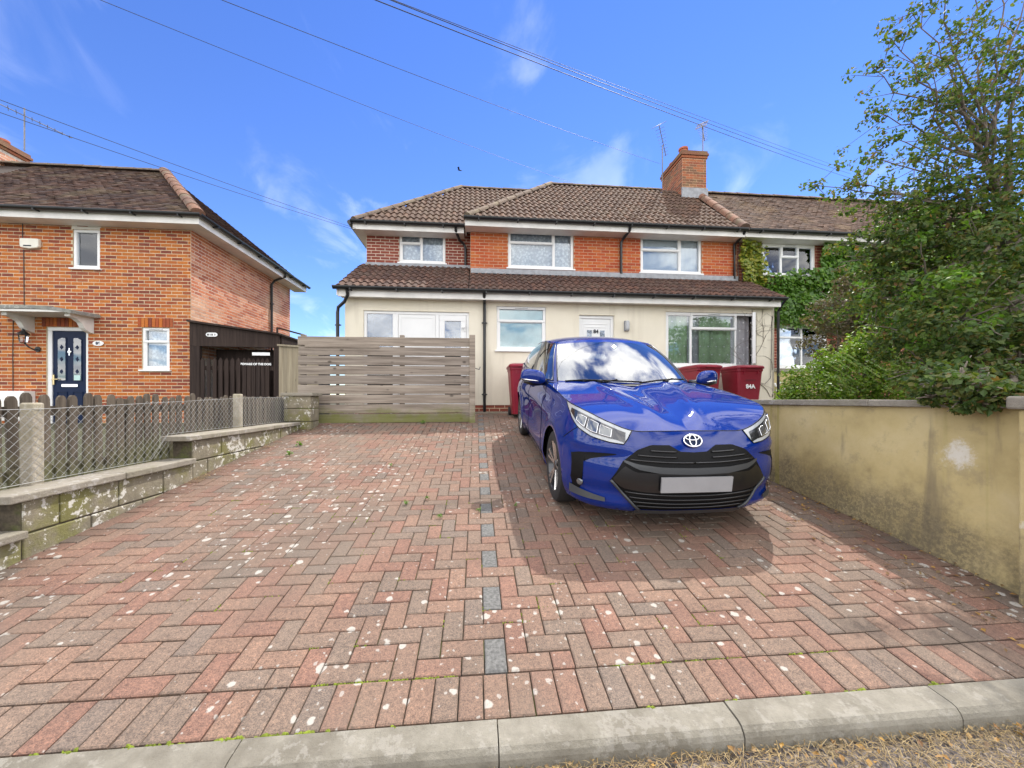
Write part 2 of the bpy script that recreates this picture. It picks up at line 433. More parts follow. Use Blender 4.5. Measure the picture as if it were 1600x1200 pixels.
def mk_leaf(name, cols, trans=.35, rough=.45):
    m = bpy.data.materials.new(name); m.use_nodes = True
    nt = m.node_tree; b = nt.nodes['Principled BSDF']; out = nt.nodes['Material Output']
    r = rnd(nt)
    k = len(cols)
    c = ramp(nt, r, [(i / max(1, k - 1), x) for i, x in enumerate(cols)])
    c = mixc(nt, .5, c, ramp(nt, noise(nt, pos(nt), 1.9, 3), [(.3, (.7, .72, .7)), (.7, (1.25, 1.2, 1.1))]), 'MULTIPLY')
    L(nt, c, b.inputs['Base Color']); b.inputs['Roughness'].default_value = rough
    t = N(nt, 'ShaderNodeBsdfTranslucent')
    c2 = mixc(nt, 1.0, c, (1.5, 1.7, .7), 'MULTIPLY')
    L(nt, c2, t.inputs[0])
    mx = N(nt, 'ShaderNodeMixShader'); mx.inputs[0].default_value = trans
    L(nt, b.outputs[0], mx.inputs[1]); L(nt, t.outputs[0], mx.inputs[2]); L(nt, mx.outputs[0], out.inputs[0])
    return m
MAT['leaf_tree'] = mk_leaf('glossy_tree_leaf', [(.035, .068, .018), (.065, .115, .022), (.045, .085, .028), (.11, .16, .028), (.055, .10, .022), (.14, .14, .04), (.09, .14, .025), (.19, .10, .035)], .38, .6)
MAT['leaf_lime'] = mk_leaf('lime_shrub_leaf', [(.10, .19, .02), (.07, .15, .02), (.15, .23, .03), (.05, .11, .018)], .4)
MAT['leaf_conifer'] = mk_leaf('bright_hedge_leaf', [(.15, .25, .02), (.10, .19, .018), (.20, .29, .03), (.07, .14, .016), (.30, .29, .08)], .35)
MAT['leaf_purple'] = mk_leaf('dusky_purple_leaf', [(.09, .06, .045), (.13, .10, .06), (.075, .09, .035), (.18, .135, .085), (.055, .05, .035)], .3, .55)
MAT['leaf_ivy'] = mk_leaf('ivy_leaf', [(.04, .10, .014), (.085, .19, .02), (.12, .24, .022), (.055, .14, .016), (.16, .27, .03)], .3, .38)
MAT['leaf_ivy_y'] = mk_leaf('yellowing_ivy_leaf', [(.13, .20, .02), (.30, .31, .03), (.08, .16, .018), (.40, .35, .05), (.06, .12, .016)], .3, .4)
MAT['bark'] = plain('grey_bark', (.17, .14, .11), .9, var=.4, scale=14, bmp=.7)
MAT['dry'] = mk_leaf('dry_grass', [(.26, .18, .075), (.36, .26, .12), (.18, .115, .05), (.42, .32, .17), (.11, .07, .034)], .2, .7)
MAT['dead_leaf'] = mk_leaf('dead_leaf', [(.22, .11, .035), (.38, .22, .05), (.15, .075, .03), (.30, .21, .085), (.10, .055, .03)], .2, .6)
MAT['moss'] = plain('bright_moss', (.16, .20, .015), .95, var=.5, scale=30, bmp=.8)
MAT['weed'] = mk_leaf('weed_leaf', [(.08, .17, .02), (.12, .22, .03)], .3)
def mk_glass(name, tint, refl, rough=.0):
    m = bpy.data.materials.new(name); m.use_nodes = True
    nt = m.node_tree; nt.nodes.remove(nt.nodes['Principled BSDF']); out = nt.nodes['Material Output']
    t = N(nt, 'ShaderNodeBsdfTransparent'); t.inputs[0].default_value = (*tint, 1)
    g = N(nt, 'ShaderNodeBsdfGlossy'); g.inputs['Roughness'].default_value = rough
    g.inputs['Color'].default_value = (.95, .97, 1, 1)
    f = N(nt, 'ShaderNodeFresnel'); f.inputs[0].default_value = 1.5
    # faint waviness of real glass
    bp = N(nt, 'ShaderNodeBump'); bp.inputs['Strength'].default_value = .06; bp.inputs['Distance'].default_value = .02
    L(nt, noise(nt, pos(nt), 1.7, 2), bp.inputs['Height'])
    L(nt, bp.outputs[0], g.inputs['Normal'])
    fc = math_(nt, 'ADD', f.outputs[0], refl, clamp=True)
    mx = N(nt, 'ShaderNodeMixShader')
    L(nt, fc, mx.inputs[0]); L(nt, t.outputs[0], mx.inputs[1]); L(nt, g.outputs[0], mx.inputs[2]); L(nt, mx.outputs[0], out.inputs[0])
    return m
MAT['glass'] = mk_glass('window_glass', (.90, .93, .95), .04)
MAT['glass_blue'] = mk_glass('sky_tinted_glass', (.45, .55, .68), .13)  # blue of the reflected sky put into the pane tint
MAT['car_glass'] = mk_glass('car_glass', (.42, .48, .46), .26, .012)
def mk_lace():
    m = bpy.data.materials.new('lace_curtain'); m.use_nodes = True
    nt = m.node_tree; b = nt.nodes['Principled BSDF']; out = nt.nodes['Material Output']
    v = pos(nt, (1, 1, 1))
    vo = N(nt, 'ShaderNodeTexVoronoi'); vo.inputs['Scale'].default_value = 16; L(nt, v, vo.inputs['Vector'])
    c = ramp(nt, math_(nt, 'ADD', vo.outputs['Distance'], math_(nt, 'MULTIPLY', noise(nt, v, 30, 3), .5)), [(.3, (.92, .94, .94)), (.75, (.58, .62, .66)), (.95, (.46, .50, .56))])
    L(nt, c, b.inputs['Base Color']); b.inputs['Roughness'].default_value = .9
    return m
MAT['lace'] = mk_lace()
MAT['blind'] = plain('pale_blind', (.78, .81, .82), .8, var=.04, scale=2)
MAT['obscure'] = plain('obscured_glass', (.46, .66, .62), .25, var=.12, scale=5)
MAT['green_curtain'] = plain('green_curtain', (.42, .56, .34), .9, var=.25, scale=5)
MAT['sheer'] = plain('spotted_sheer', (.50, .49, .52), .9, var=.15)

# ------------------------------------------------------------------ mesh helpers
WO = {}                                   # build-space origin of each object
class MB:
    def __init__(s):
        s.v = []; s.f = []
    def add(s, vs_, fs):
        n = len(s.v)
        s.v += [tuple(p) for p in vs_]
        s.f += [tuple(i + n for i in f) for f in fs]
        return s
    def box(s, c, d, rot=None):
        hx, hy, hz = d[0] / 2, d[1] / 2, d[2] / 2
        p = [Vector((x, y, z)) for z in (-hz, hz) for x, y in ((-hx, -hy), (hx, -hy), (hx, hy), (-hx, hy))]
        if rot is not None:
            p = [rot @ q for q in p]
        p = [q + Vector(c) for q in p]
        return s.add(p, [(3, 2, 1, 0), (4, 5, 6, 7), (0, 1, 5, 4), (1, 2, 6, 5), (2, 3, 7, 6), (3, 0, 4, 7)])
    def span(s, x0, x1, y0, y1, z0, z1):
        return s.box(((x0 + x1) / 2, (y0 + y1) / 2, (z0 + z1) / 2), (abs(x1 - x0), abs(y1 - y0), abs(z1 - z0)))
    def bar(s, p, q, w, h):
        p, q = Vector(p), Vector(q); d = q - p
        return s.box((p + q) / 2, (d.length, w, h), d.to_track_quat('X', 'Z').to_matrix())
    def tube(s, path, r, n=8, cap=True):
        path = [Vector(p) for p in path]
        if isinstance(r, (int, float)):
            r = [r] * len(path)
        rings = []
        up = Vector((0, 0, 1)); prev = None
        for i, p in enumerate(path):
            d = (path[min(i + 1, len(path) - 1)] - path[max(i - 1, 0)])
            if d.length < 1e-9:
                d = Vector((0, 0, 1))
            d.normalize()
            a = d.cross(up)
            if a.length < .05:
                a = d.cross(Vector((1, 0, 0)))
            a.normalize()
            if prev is not None and a.dot(prev) < 0:
                a = -a
            prev = a
            b = a.cross(d)
            rings.append([p + (a * math.cos(t) + b * math.sin(t)) * r[i] for t in [2 * math.pi * k / n for k in range(n)]])
        vs_ = [q for g in rings for q in g]; fs = []
        for i in range(len(rings) - 1):
            for k in range(n):
                a, b = i * n + k, i * n + (k + 1) % n
                fs.append((a, a + n, b + n, b))
        if cap:
            fs.append(tuple(range(n))); fs.append(tuple(reversed([len(vs_) - n + k for k in range(n)])))
        return s.add(vs_, fs)
    def prism(s, poly, d):
        """closed polygon of 3-D points pushed along d"""
        d = Vector(d); k = len(poly)
        p = [Vector(q) for q in poly]
        fs = [tuple(range(k)), tuple(reversed(range(k, 2 * k)))] + [(i, i + k, (i + 1) % k + k, (i + 1) % k) for i in range(k)]
        return s.add(p + [q + d for q in p], fs)
    def lathe(s, prof, c, axis='Z', n=20):
        vs_ = []; fs = []
        for r, h in prof:
            for k in range(n):
                t = 2 * math.pi * k / n; a, b = r * math.cos(t), r * math.sin(t)
                q = {'Z': (a, b, h), 'X': (h, a, b), 'Y': (a, h, b)}[axis]
                vs_.append((q[0] + c[0], q[1] + c[1], q[2] + c[2]))
        for i in range(len(prof) - 1):
            for k in range(n):
                a, b = i * n + k, i * n + (k + 1) % n
                fs.append((a, b, b + n, a + n))
        fs.append(tuple(reversed(range(n)))); fs.append(tuple(len(vs_) - n + k for k in range(n)))
        return s.add(vs_, fs)
    def grid(s, P, flip=False):
        a = len(P); b = len(P[0])
        fs = []
        for i in range(a - 1):
            for j in range(b - 1):
                q = (i * b + j, (i + 1) * b + j, (i + 1) * b + j + 1, i * b + j + 1)
                fs.append(q[::-1] if flip else q)
        return s.add([p for r in P for p in r], fs)
    def mesh(s, name, origin):
        me = bpy.data.meshes.new(name)
        o = origin
        me.from_pydata([(p[0] - o[0], p[1] - o[1], p[2] - o[2]) for p in s.v], [], s.f)
        return me
    def build(s, name, mat, parent=None, smooth=False, bevel=0.0, kind=None, normals=True, sharp=None):
        if not s.v:
            return None
        a = np.array(s.v); lo, hi = a.min(0), a.max(0)
        c = Vector(((lo[0] + hi[0]) / 2, (lo[1] + hi[1]) / 2, lo[2] if parent is None else (lo[2] + hi[2]) / 2))
        me = s.mesh(name, c)
        if normals:
            bm = bmesh.new(); bm.from_mesh(me)
            bmesh.ops.recalc_face_normals(bm, faces=bm.faces)
            bm.to_mesh(me); bm.free()
        if smooth:
            me.shade_smooth()
            if sharp:
                me.set_sharp_from_angle(angle=R(sharp))
        me.materials.append(MAT[mat] if isinstance(mat, str) else mat)
        o = bpy.data.objects.new(name, me)
        COL.objects.link(o)
        link(o, parent, c)
        if bevel:
            b = o.modifiers.new('bevel', 'BEVEL'); b.width = bevel; b.segments = 2; b.limit_method = 'ANGLE'
        if kind:
            o['kind'] = kind
        return o
def link(o, parent, world):
    WO[o] = Vector(world)
    if parent is not None:
        o.parent = parent
        o.location = Vector(world) - WO[parent]
    else:
        o.location = world
def tag(o, label, cat, group=None, kind=None):
    o['label'] = label; o['category'] = cat
    if group: o['group'] = group
    if kind: o['kind'] = kind
    return o
def struct(o, label=None):
    o['kind'] = 'structure'
    if label:
        o['label'] = label
    return o
def thing(name, label, cat, loc, group=None):
    o = bpy.data.objects.new(name, None)
    o.empty_display_size = .1
    COL.objects.link(o)
    link(o, None, loc)
    return tag(o, label, cat, group)
def piece(name, me, parent, loc, rot=None):
    o = bpy.data.objects.new(name, me)
    COL.objects.link(o)
    link(o, parent, loc)
    if rot is not None:
        o.rotation_euler = rot
    return o
def mesh_of(mb, name, mat):
    me = mb.mesh(name, (0, 0, 0))
    me.materials.append(MAT[mat] if isinstance(mat, str) else mat)
    return me
def text(name, s, size, loc, mat, parent, rot=(R(90), 0, 0), bold=0.0):
    cu = bpy.data.curves.new(name, 'FONT')
    cu.body = s; cu.size = size; cu.align_x = 'CENTER'; cu.align_y = 'CENTER'; cu.extrude = .0015; cu.offset = bold
    t = bpy.data.objects.new('tmp', cu); COL.objects.link(t)
    bpy.context.view_layer.update()
    me = bpy.data.meshes.new_from_object(t.evaluated_get(bpy.context.evaluated_depsgraph_get()))
    bpy.data.objects.remove(t, do_unlink=True); bpy.data.curves.remove(cu)
    me.name = name; me.materials.clear(); me.materials.append(MAT[mat])
    o = piece(name, me, parent, loc, rot)
    return o

# ================================================================== the setting
def drive_z(y):
    return SLOPE * y
def ground_z(x, y):
    if y <= 1.25: return .085
    if x > -3.06:
        return min(SLOPE * y - .14, 1.03)
    return float(np.interp(y, [1.25, 1.6, 3.0, 6.0, 9.0, 14], [.085, .42, .72, .84, .92, 1.0]))
mb = MB()
gx = [-400, -80, -25, -8, -3.10, -3.03, -2.9, 0, 3.3, 8, 25, 80, 400]
gy = [-400, -80, -20, -4, 1.2, 1.25, 1.6, 2.2, 3, 4.5, 6, 7.4, 8.5, 9.5, 12, 25, 80, 400]
mb.grid([[(x, y, ground_z(x, y)) for y in gy] for x in gx], flip=True)
struct(mb.build('ground', 'ground'), 'rough grassy ground under and around the plots')
mb = MB(); mb.grid([[(x, y, .118 + .0 * x) for y in (-9, -3, 1.353)] for x in (-60, 0, 60)], flip=True)
struct(mb.build('road', 'road'), 'worn stony asphalt road edge below the kerb')

# ---- kerb: one dropped kerb stone after another
KZ = .204
kerb = MB().span(-6.0, 7.0, 1.352, 1.462, .05, .115).build('kerb', 'soil')
struct(kerb, 'line of dropped concrete kerb stones along the drive')
prof = [(1.345, .06), (1.345, .166), (1.352, .182), (1.366, KZ - .006), (1.385, KZ), (1.468, KZ + .006), (1.468, .06)]
ks = MB().prism([(-.4565, y, z) for y, z in prof], (.913, 0, 0))
kme = mesh_of(ks, 'kerb_stone', 'kerb')
for k in range(-7, 8):
    o = piece('kerb_stone', kme, kerb, (.08 + .459 + k * .918, 0, rng.uniform(-.003, .003)), (0, rng.uniform(-.002, .002), 0))

# ---- drive: herringbone blocks with a soldier course along the kerb
U = .1018; JT = .0058
drive = MB()
ca = math.cos(SA)
def dl(y): return y / ca                        # distance up the slope
drive.add([(-3.0, dl(1.46), -.016), (3.3, dl(1.46), -.016), (3.3, dl(8.6), -.016), (-3.0, dl(8.6), -.016), (7.0, dl(6.9), -.016), (7.0, dl(8.6), -.016), (3.3, dl(6.9), -.016)],
          [(0, 1, 2, 3), (6, 4, 5, 2)])
me = drive.mesh('driveway', (0, 0, 0)); me.materials.append(MAT['joint'])
driveway = bpy.data.objects.new('driveway', me); COL.objects.link(driveway)
driveway.rotation_euler = (SA, 0, 0); WO[driveway] = Vector((0, 0, 0))
struct(driveway, 'sloping red and grey herringbone block paved driveway')
def paver_mb(w, l, c=(0, 0, 0), mb=None, tilt=(0, 0), yaw=0):
    mb = mb or MB()
    b = .006
    ring = lambda w_, l_, z: [Vector((x * w_ / 2, y * l_ / 2, z)) for x, y in ((-1, -1), (1, -1), (1, 1), (-1, 1))]
    p = ring(w, l, -.05) + ring(w, l, -b * .7) + ring(w - 2 * b, l - 2 * b, 0)
    rot = Euler((tilt[0], tilt[1], yaw)).to_matrix()
    p = [rot @ q + Vector(c) for q in p]
    return mb.add(p, [(8, 9, 10, 11)] + [(i, (i + 1) % 4, (i + 1) % 4 + 4, i + 4) for i in range(4)] + [(i + 4, (i + 1) % 4 + 4, (i + 1) % 4 + 8, i + 8) for i in range(4)])
blocks = []                                      # (cx, cy, w, l, dark)
S0 = dl(1.478)
nx0, nx1 = int(-3.0 / U) - 1, int(3.3 / U) + 1
for i in range(nx0, nx1):
    x = (i + .5) * U + .03
    if -2.97 < x < 3.24:
        blocks.append((x, S0 + .1, U - JT, .2 - .002, False))
HY = S0 + .205
XD = .088                                       # column of charcoal blocks
def region(cy): return (-2.99, 3.26) if cy < dl(6.95) else (-2.99, 6.95)
for i in range(-32, 72):
    for j in range(0, 70):
        k = (i - j) % 4
        x0 = XD - U / 2 + i * U; y0 = HY + (j - 1) * U
        if k == 0: bx0, bx1, by0, by1 = x0, x0 + 2 * U, y0, y0 + U
        elif k == 3: bx0, bx1, by0, by1 = x0, x0 + U, y0, y0 + 2 * U
        else: continue
        lo, hi = region((by0 + by1) / 2)
        bx0, bx1 = max(bx0, lo), min(bx1, hi); by0 = max(by0, HY); by1 = min(by1, dl(8.38))
        if bx1 - bx0 < .04 or by1 - by0 < .04: continue
        blocks.append(((bx0 + bx1) / 2, (by0 + by1) / 2, bx1 - bx0 - JT, by1 - by0 - JT, k == 3 and i == 0 and j not in (12, 28, 44, 48)))
def vis_size(b):
    X, Yl = b[0], b[1]; Y = Yl * ca
    th = R(5.33); zc = X * math.sin(th) + Y * math.cos(th); xa = X * math.cos(th) - Y * math.sin(th)
    u = 800 + 600 * xa / zc; v = 625 - 600 * (SLOPE * Y - 1.43) / zc
    ok = -40 < u < 1640 and v < 1215
    return (b[2] * b[3] / zc ** 3) if ok else -1
blocks.sort(key=vis_size, reverse=True)
pcache = {}
rest = MB(); restd = MB()
for n_, (cx, cy, w, l, dark) in enumerate(blocks):
    tl = (rng.gauss(0, .006), rng.gauss(0, .006)); dz = rng.gauss(0, .0012); yw = rng.gauss(0, .006)
    if n_ < 300 and vis_size((cx, cy, w, l)) > 0:
        key = (round(w, 3), round(l, 3), dark)
        if key not in pcache:
            pcache[key] = mesh_of(paver_mb(w, l), 'paver', 'paver_dark' if dark else 'paver')
        piece('paver', pcache[key], driveway, (cx, cy, dz), (tl[0], tl[1], yw))
    else:
        paver_mb(w, l, (cx, cy, dz), restd if dark else rest, tl, yw)
def local_build(mb, name, mat, parent, kind=None):
    me = mesh_of(mb, name, mat)
    o = piece(name, me, parent, (0, 0, 0))
    if kind: o['kind'] = kind
    return o
local_build(rest, 'pavers', 'paver', driveway, 'stuff')
local_build(restd, 'charcoal_pavers', 'paver_dark', driveway, 'stuff')
# moss and weeds in the joints
ms = MB()
def blob(mb, c, r, h):
    n = 7; p = []; ph = rng.random() * 6
    for rr, hh in ((1, 0), (.75, .6), (.35, 1)):
        p += [(c[0] + math.cos(6.283 * k / n + ph) * r * rr * rng.uniform(.6, 1.25), c[1] + math.sin(6.283 * k / n + ph) * r * rr * rng.uniform(.6, 1.25), c[2] + h * hh * rng.uniform(.7, 1.2)) for k in range(n)]
    fs = [(i * n + k, i * n + (k + 1) % n, (i + 1) * n + (k + 1) % n, (i + 1) * n + k) for i in range(2) for k in range(n)] + [tuple(2 * n + k for k in range(n))]
    mb.add(p, fs)
for k in range(24):                              # along the kerb joint
    x = rng.choice([rng.uniform(-1.6, -.3), rng.uniform(-1.5, 2.4)])
    for q in range(rng.randint(2, 6)):
        blob(ms, (x + q * .012, S0 - .006 + rng.uniform(-.007, .007), -.008), rng.uniform(.006, .016), rng.uniform(.006, .013))
for k in range(40):                              # behind the soldier course
    x = rng.choice([rng.uniform(-.7, -.1), rng.uniform(.6, 1.7)])
    for q in range(rng.randint(2, 6)):
        blob(ms, (x + q * .012, S0 + .202 + rng.uniform(-.003, .003), -.008), rng.uniform(.004, .008), rng.uniform(.005, .009))
for k in range(70):                              # scattered further up
    i = rng.randint(-22, 16); j = rng.randint(3, 22)
    x = XD - U / 2 + i * U; y = HY + (j - 1) * U
    for q in range(rng.randint(3, 8)):
        if rng.random() < .5: blob(ms, (x + q * .012, y, -.008), rng.uniform(.004, .007), .009)
        else: blob(ms, (x, y + q * .012, -.008), rng.uniform(.004, .007), .009)
local_build(ms, 'moss', 'moss', driveway, 'stuff')

# ---- litter: dry grass and dead leaves under the kerb and by the wall
def blade(mb, p, L_, w, a, el, bend=.4):
    d = Vector((math.cos(a) * math.cos(el), math.sin(a) * math.cos(el), math.sin(el)))
    s_ = Vector((-math.sin(a), math.cos(a), 0)) * w / 2
    p = Vector(p); m = p + d * L_ * .5 + Vector((0, 0, L_ * .1)); e = p + d * L_ + Vector((math.cos(a + 1) * L_ * bend * .3, math.sin(a + 1) * L_ * bend * .3, -L_ * .1 * bend))
    mb.add([p - s_, p + s_, m + s_ * .8, m - s_ * .8, e], [(0, 1, 2, 3), (3, 2, 4)])
def fleaf(mb, p, r, nrm, a, fold=.25, asp=.6):
    nrm = Vector(nrm).normalized()
    t = nrm.orthogonal().normalized(); t = (Matrix.Rotation(a, 3, nrm) @ t); b = nrm.cross(t)
    p = Vector(p)
    mb.add([p - t * r, p + b * r * asp + nrm * r * fold, p + t * r, p - b * r * asp + nrm * r * fold], [(0, 1, 2, 3)])
lit = MB(); dl_ = MB()
for k in range(13000):
    x = rng.uniform(-1.4, 3.6); t = rng.random() ** 1.25
    y = 1.338 - t * (.08 + .26 * max(0, min(1, (x + .9) / 1.2)) * (1 if x < 1.6 else .75))
    z = .121 + .022 * (1 - t) * rng.random()
    blade(lit, (x, y, z), rng.uniform(.015, .06), rng.uniform(.0012, .003), rng.uniform(0, 6.28), rng.uniform(-.05, .35))
for k in range(420):
    x = rng.uniform(-1.2, 4.2); y = 1.33 - rng.random() ** 2 * .22
    fleaf(dl_, (x, y, .137 + rng.random() * .018), rng.uniform(.006, .017), (rng.gauss(0, .4), rng.gauss(0, .4), 1), rng.uniform(0, 6.28))
tag(lit.build('dry_grass', 'dry', normals=False), 'dry straw coloured grass cuttings below the kerb', 'dry grass', kind='stuff')
tag(dl_.build('leaf_litter', 'dead_leaf', normals=False), 'small yellow and brown fallen leaves along the kerb', 'leaves', kind='stuff')
rl = MB()
for k in range(520):
    y = rng.uniform(1.6, 5.5); x = 3.2 - rng.random() ** 2.2 * .75
    fleaf(rl, (x, y, drive_z(y) + .006 + rng.random() * .008), rng.uniform(.006, .02), (rng.gauss(0, .35), rng.gauss(0, .35), 1), rng.uniform(0, 6.28))
for k in range(120):
    y = rng.choice([2.75, 3.15, 4.1, 4.6]) + rng.gauss(0, .07); x = 3.0 + rng.gauss(0, .06)
    blade(rl, (x, y, drive_z(y) + .01), rng.uniform(.03, .07), .003, rng.uniform(0, 6.28), .1)
tag(rl.build('wall_leaf_litter', 'dead_leaf', normals=False), 'brown leaves and twigs gathered at the foot of the yellow wall', 'leaves', kind='stuff')
ll = MB()
for (x, y) in ((-2.86, 4.25), (-2.84, 5.6), (-2.8, 6.55), (-2.87, 4.4), (-2.7, 6.6)):
    for k in range(70):
        px_, py_ = x + rng.gauss(0, .05), y + rng.gauss(0, .09)
        blade(ll, (px_, py_, drive_z(py_) + .008), rng.uniform(.03, .08), .003, rng.uniform(0, 6.28), .2)
tag(ll.build('straw_tuft', 'dry', normals=False), 'straw coloured dead grass tufts at the foot of the block wall', 'dry grass', kind='stuff')
wd = MB()
for (x, y, s_) in ((-2.45, 5.6, 1), (-2.35, 5.1, .9), (-.95, 7.05, 1), (-1.0, 4.6, .6), (-.62, 3.5, .55), (-.45, 3.6, .5), (-.3, 3.2, .5), (.02, 3.3, .45), (.35, 3.4, .4)):
    for k in range(26):
        a = rng.uniform(0, 6.28); r = rng.random() * .05 * s_
        fleaf(wd, (x + math.cos(a) * r, y + math.sin(a) * r, drive_z(y) + .012 + rng.random() * .05 * s_), .018 * s_ * rng.uniform(.7, 1.4), (rng.gauss(0, .6), rng.gauss(0, .6), 1), a)
tag(wd.build('weeds', 'weed', normals=False), 'small green weeds growing between the paving blocks', 'weeds', kind='stuff')

# ================================================================== low block wall on the left
XW = -2.93
lw = thing('garden_wall', 'low stepped mossy concrete block wall with copings left of the drive', 'wall', (XW - .1, 4, .5))
core = MB()
secs = [(1.5, 2.78, .585), (2.78, 4.28, .825), (4.28, 6.66, 1.062)]
for (y0, y1, zt) in secs:
    core.span(XW - .19, XW - .014, y0, y1 - .002, drive_z(y0) - .25, zt - .06)
core.build('mortar_core', 'joint', lw)
cpm = {}
for si, (y0, y1, zt) in enumerate(secs):
    top = zt - .055; row = 0
    while top - row * .222 > drive_z(y0) - .02:
        z1 = top - row * .222; z0 = z1 - .212
        y = y0 - (.225 if (row + si) % 2 else 0)
        while y < y1:
            a, b = max(y, y0) + .004, min(y + .45, y1) - .006
            if b - a > .05 and z1 > drive_z(a) - .02:
                m_ = MB().span(XW - .19, XW + rng.uniform(-.004, .004), a, b, z0, z1)
                m_.build('block', 'block', lw, bevel=.009)
            y += .45
        row += 1
    # copings
    n = max(1, round((y1 - y0) / .9)); L_ = (y1 - y0 + (.10 if si else 0)) / n
    st = y0 - (.10 if si else 0)
    for k in range(n):
        c_ = MB().span(XW - .24, XW + .035 + rng.uniform(-.004, .004), st + k * L_ + .002, st + (k + 1) * L_ - .002, zt - .052 + rng.uniform(-.003, .003), zt + rng.uniform(-.002, .003))
        c_.build('coping', 'coping', lw, bevel=.008)
pier = thing('wall_pier', 'short mossy concrete block pier in front of the wooden gate', 'pier', (-2.95, 6.85, .9))
for k in range(3):
    MB().span(-3.17, -2.745, 6.68, 7.02, .86 + k * .216, 1.07 + k * .216 - .006).build('block', 'block', pier, bevel=.01)
MB().span(-3.16, -2.755, 6.69, 7.01, .8, 1.49).build('mortar_core', 'joint', pier)
MB().span(-3.21, -2.70, 6.64, 7.06, 1.497, 1.55).build('coping', 'coping', pier, bevel=.01)

# ---- picket fence behind the wall
pf = thing('picket_fence', 'weathered grey picket fence with rounded tops behind the block wall', 'fence', (-3.33, 4.5, .75))
XP = -3.32
def picket_mb(w, h):
    pts = [(-w / 2, 0), (w / 2, 0), (w / 2, h - w * .55), (w * .36, h - w * .2), (w * .14, h), (-w * .14, h), (-w * .36, h - w * .2), (-w / 2, h - w * .55)]
    return MB().prism([(0, a, z) for a, z in pts], (.02, 0, 0))
pm = [mesh_of(picket_mb(.064, h), 'picket', 'picket') for h in (.70, .715, .69, .705)]
y = 2.15
while y < 7.0:
    piece('picket', rng.choice(pm), pf, (XP, y + rng.gauss(0, .004), .775 + rng.gauss(0, .008)), (rng.gauss(0, .02), 0, 0))
    y += .103
for z in (.88, 1.345):
    MB().bar((XP - .02, 2.05, z), (XP - .02, 7.05, z), .035, .075).build('rail', 'picket', pf)
for y in (2.3, 4.05, 5.6, 7.0):
    MB().span(XP - .10, XP - .035, y - .035, y + .035, .6, 1.44).build('post', 'picket', pf)
# ---- chain link fence in front of it
cf = thing('chain_link_fence', 'galvanised chain link fence on concrete posts above the block wall', 'fence', (-3.17, 4.5, .8))
XC = -3.165
for y in (3.055, 5.44):
    m_ = MB().prism([(XC - .045, y - .04, .55), (XC + .045, y - .04, .55), (XC + .045, y + .04, .55), (XC - .045, y + .04, .55)], (0, 0, .86 if y < 4 else .96))
    m_.build('concrete_post', 'conc_post', cf, bevel=.012)
wm = MB(); P_ = .061; yA, yB = 2.1, 6.95
def zlo(y): return .835 if y < 4.2 else (1.07 if y < 6.6 else 1.07)
def zhi(y): return np.interp(y, [2.1, 3.1, 5.4, 6.95], [1.385, 1.385, 1.475, 1.50])
for fam in (1, -1):
    c0 = yA - .9
    while c0 < yB + .9:
        pts = []
        z = .83
        while z <= 1.52:
            y = c0 + fam * (z - 1.1)
            if yA <= y <= yB and zlo(y) <= z <= zhi(y):
                pts.append((XC + .05 + fam * .0022 + .004 * math.sin(y * 5), y, z))
            z += .028
        if len(pts) > 1:
            wm.tube(pts[::3] + ([pts[-1]] if (len(pts) - 1) % 3 else []), .0015, 3, False)
        c0 += P_ * 1.05
for zf in (0, 1):
    wm.tube([(XC + .05, y, zhi(y) - .02) if zf else (XC + .05, y, (zlo(y) + .015)) for y in np.linspace(yA, yB, 24)], .002, 4, False)
wm.build('wire_mesh', 'wire', cf, kind='stuff', normals=False)

# ================================================================== rendered wall on the right
rw = thing('rendered_wall', 'stained yellow rendered wall with flat coping right of the car', 'wall', (3.3, 4.4, .3))
w_ = MB()
ys = list(np.linspace(1.925, 6.9, 30)); zs = list(np.linspace(0, 1, 9))
w_.grid([[(3.2 + .004 * math.sin(y * 2.3 + z * 3), y, (drive_z(y) - .1) * (1 - z) + 1.378 * z) for z in zs] for y in ys])
w_.span(3.21, 3.40, 1.925, 6.9, .1, 1.376)
w_.build('wall', 'gwall', rw, smooth=True)
y = 1.955
while y < 6.85:
    MB().span(3.165 + rng.uniform(-.003, .003), 3.435, y + .002, y + .878, 1.379, 1.432 + rng.uniform(-.002, .002)).build('coping', 'coping', rw, bevel=.007)
    y += .88
rp = thing('gate_pier', 'rendered gate pier with stone cap at the right edge of the drive', 'pier', (3.25, 1.77, .2))
MB().span(3.085, 3.46, 1.55, 1.92, .05, 1.375).build('shaft', 'gwall', rp, bevel=.012)
MB().span(3.05, 3.50, 1.51, 1.95, 1.377, 1.452).build('cap', 'coping', rp, bevel=.012)

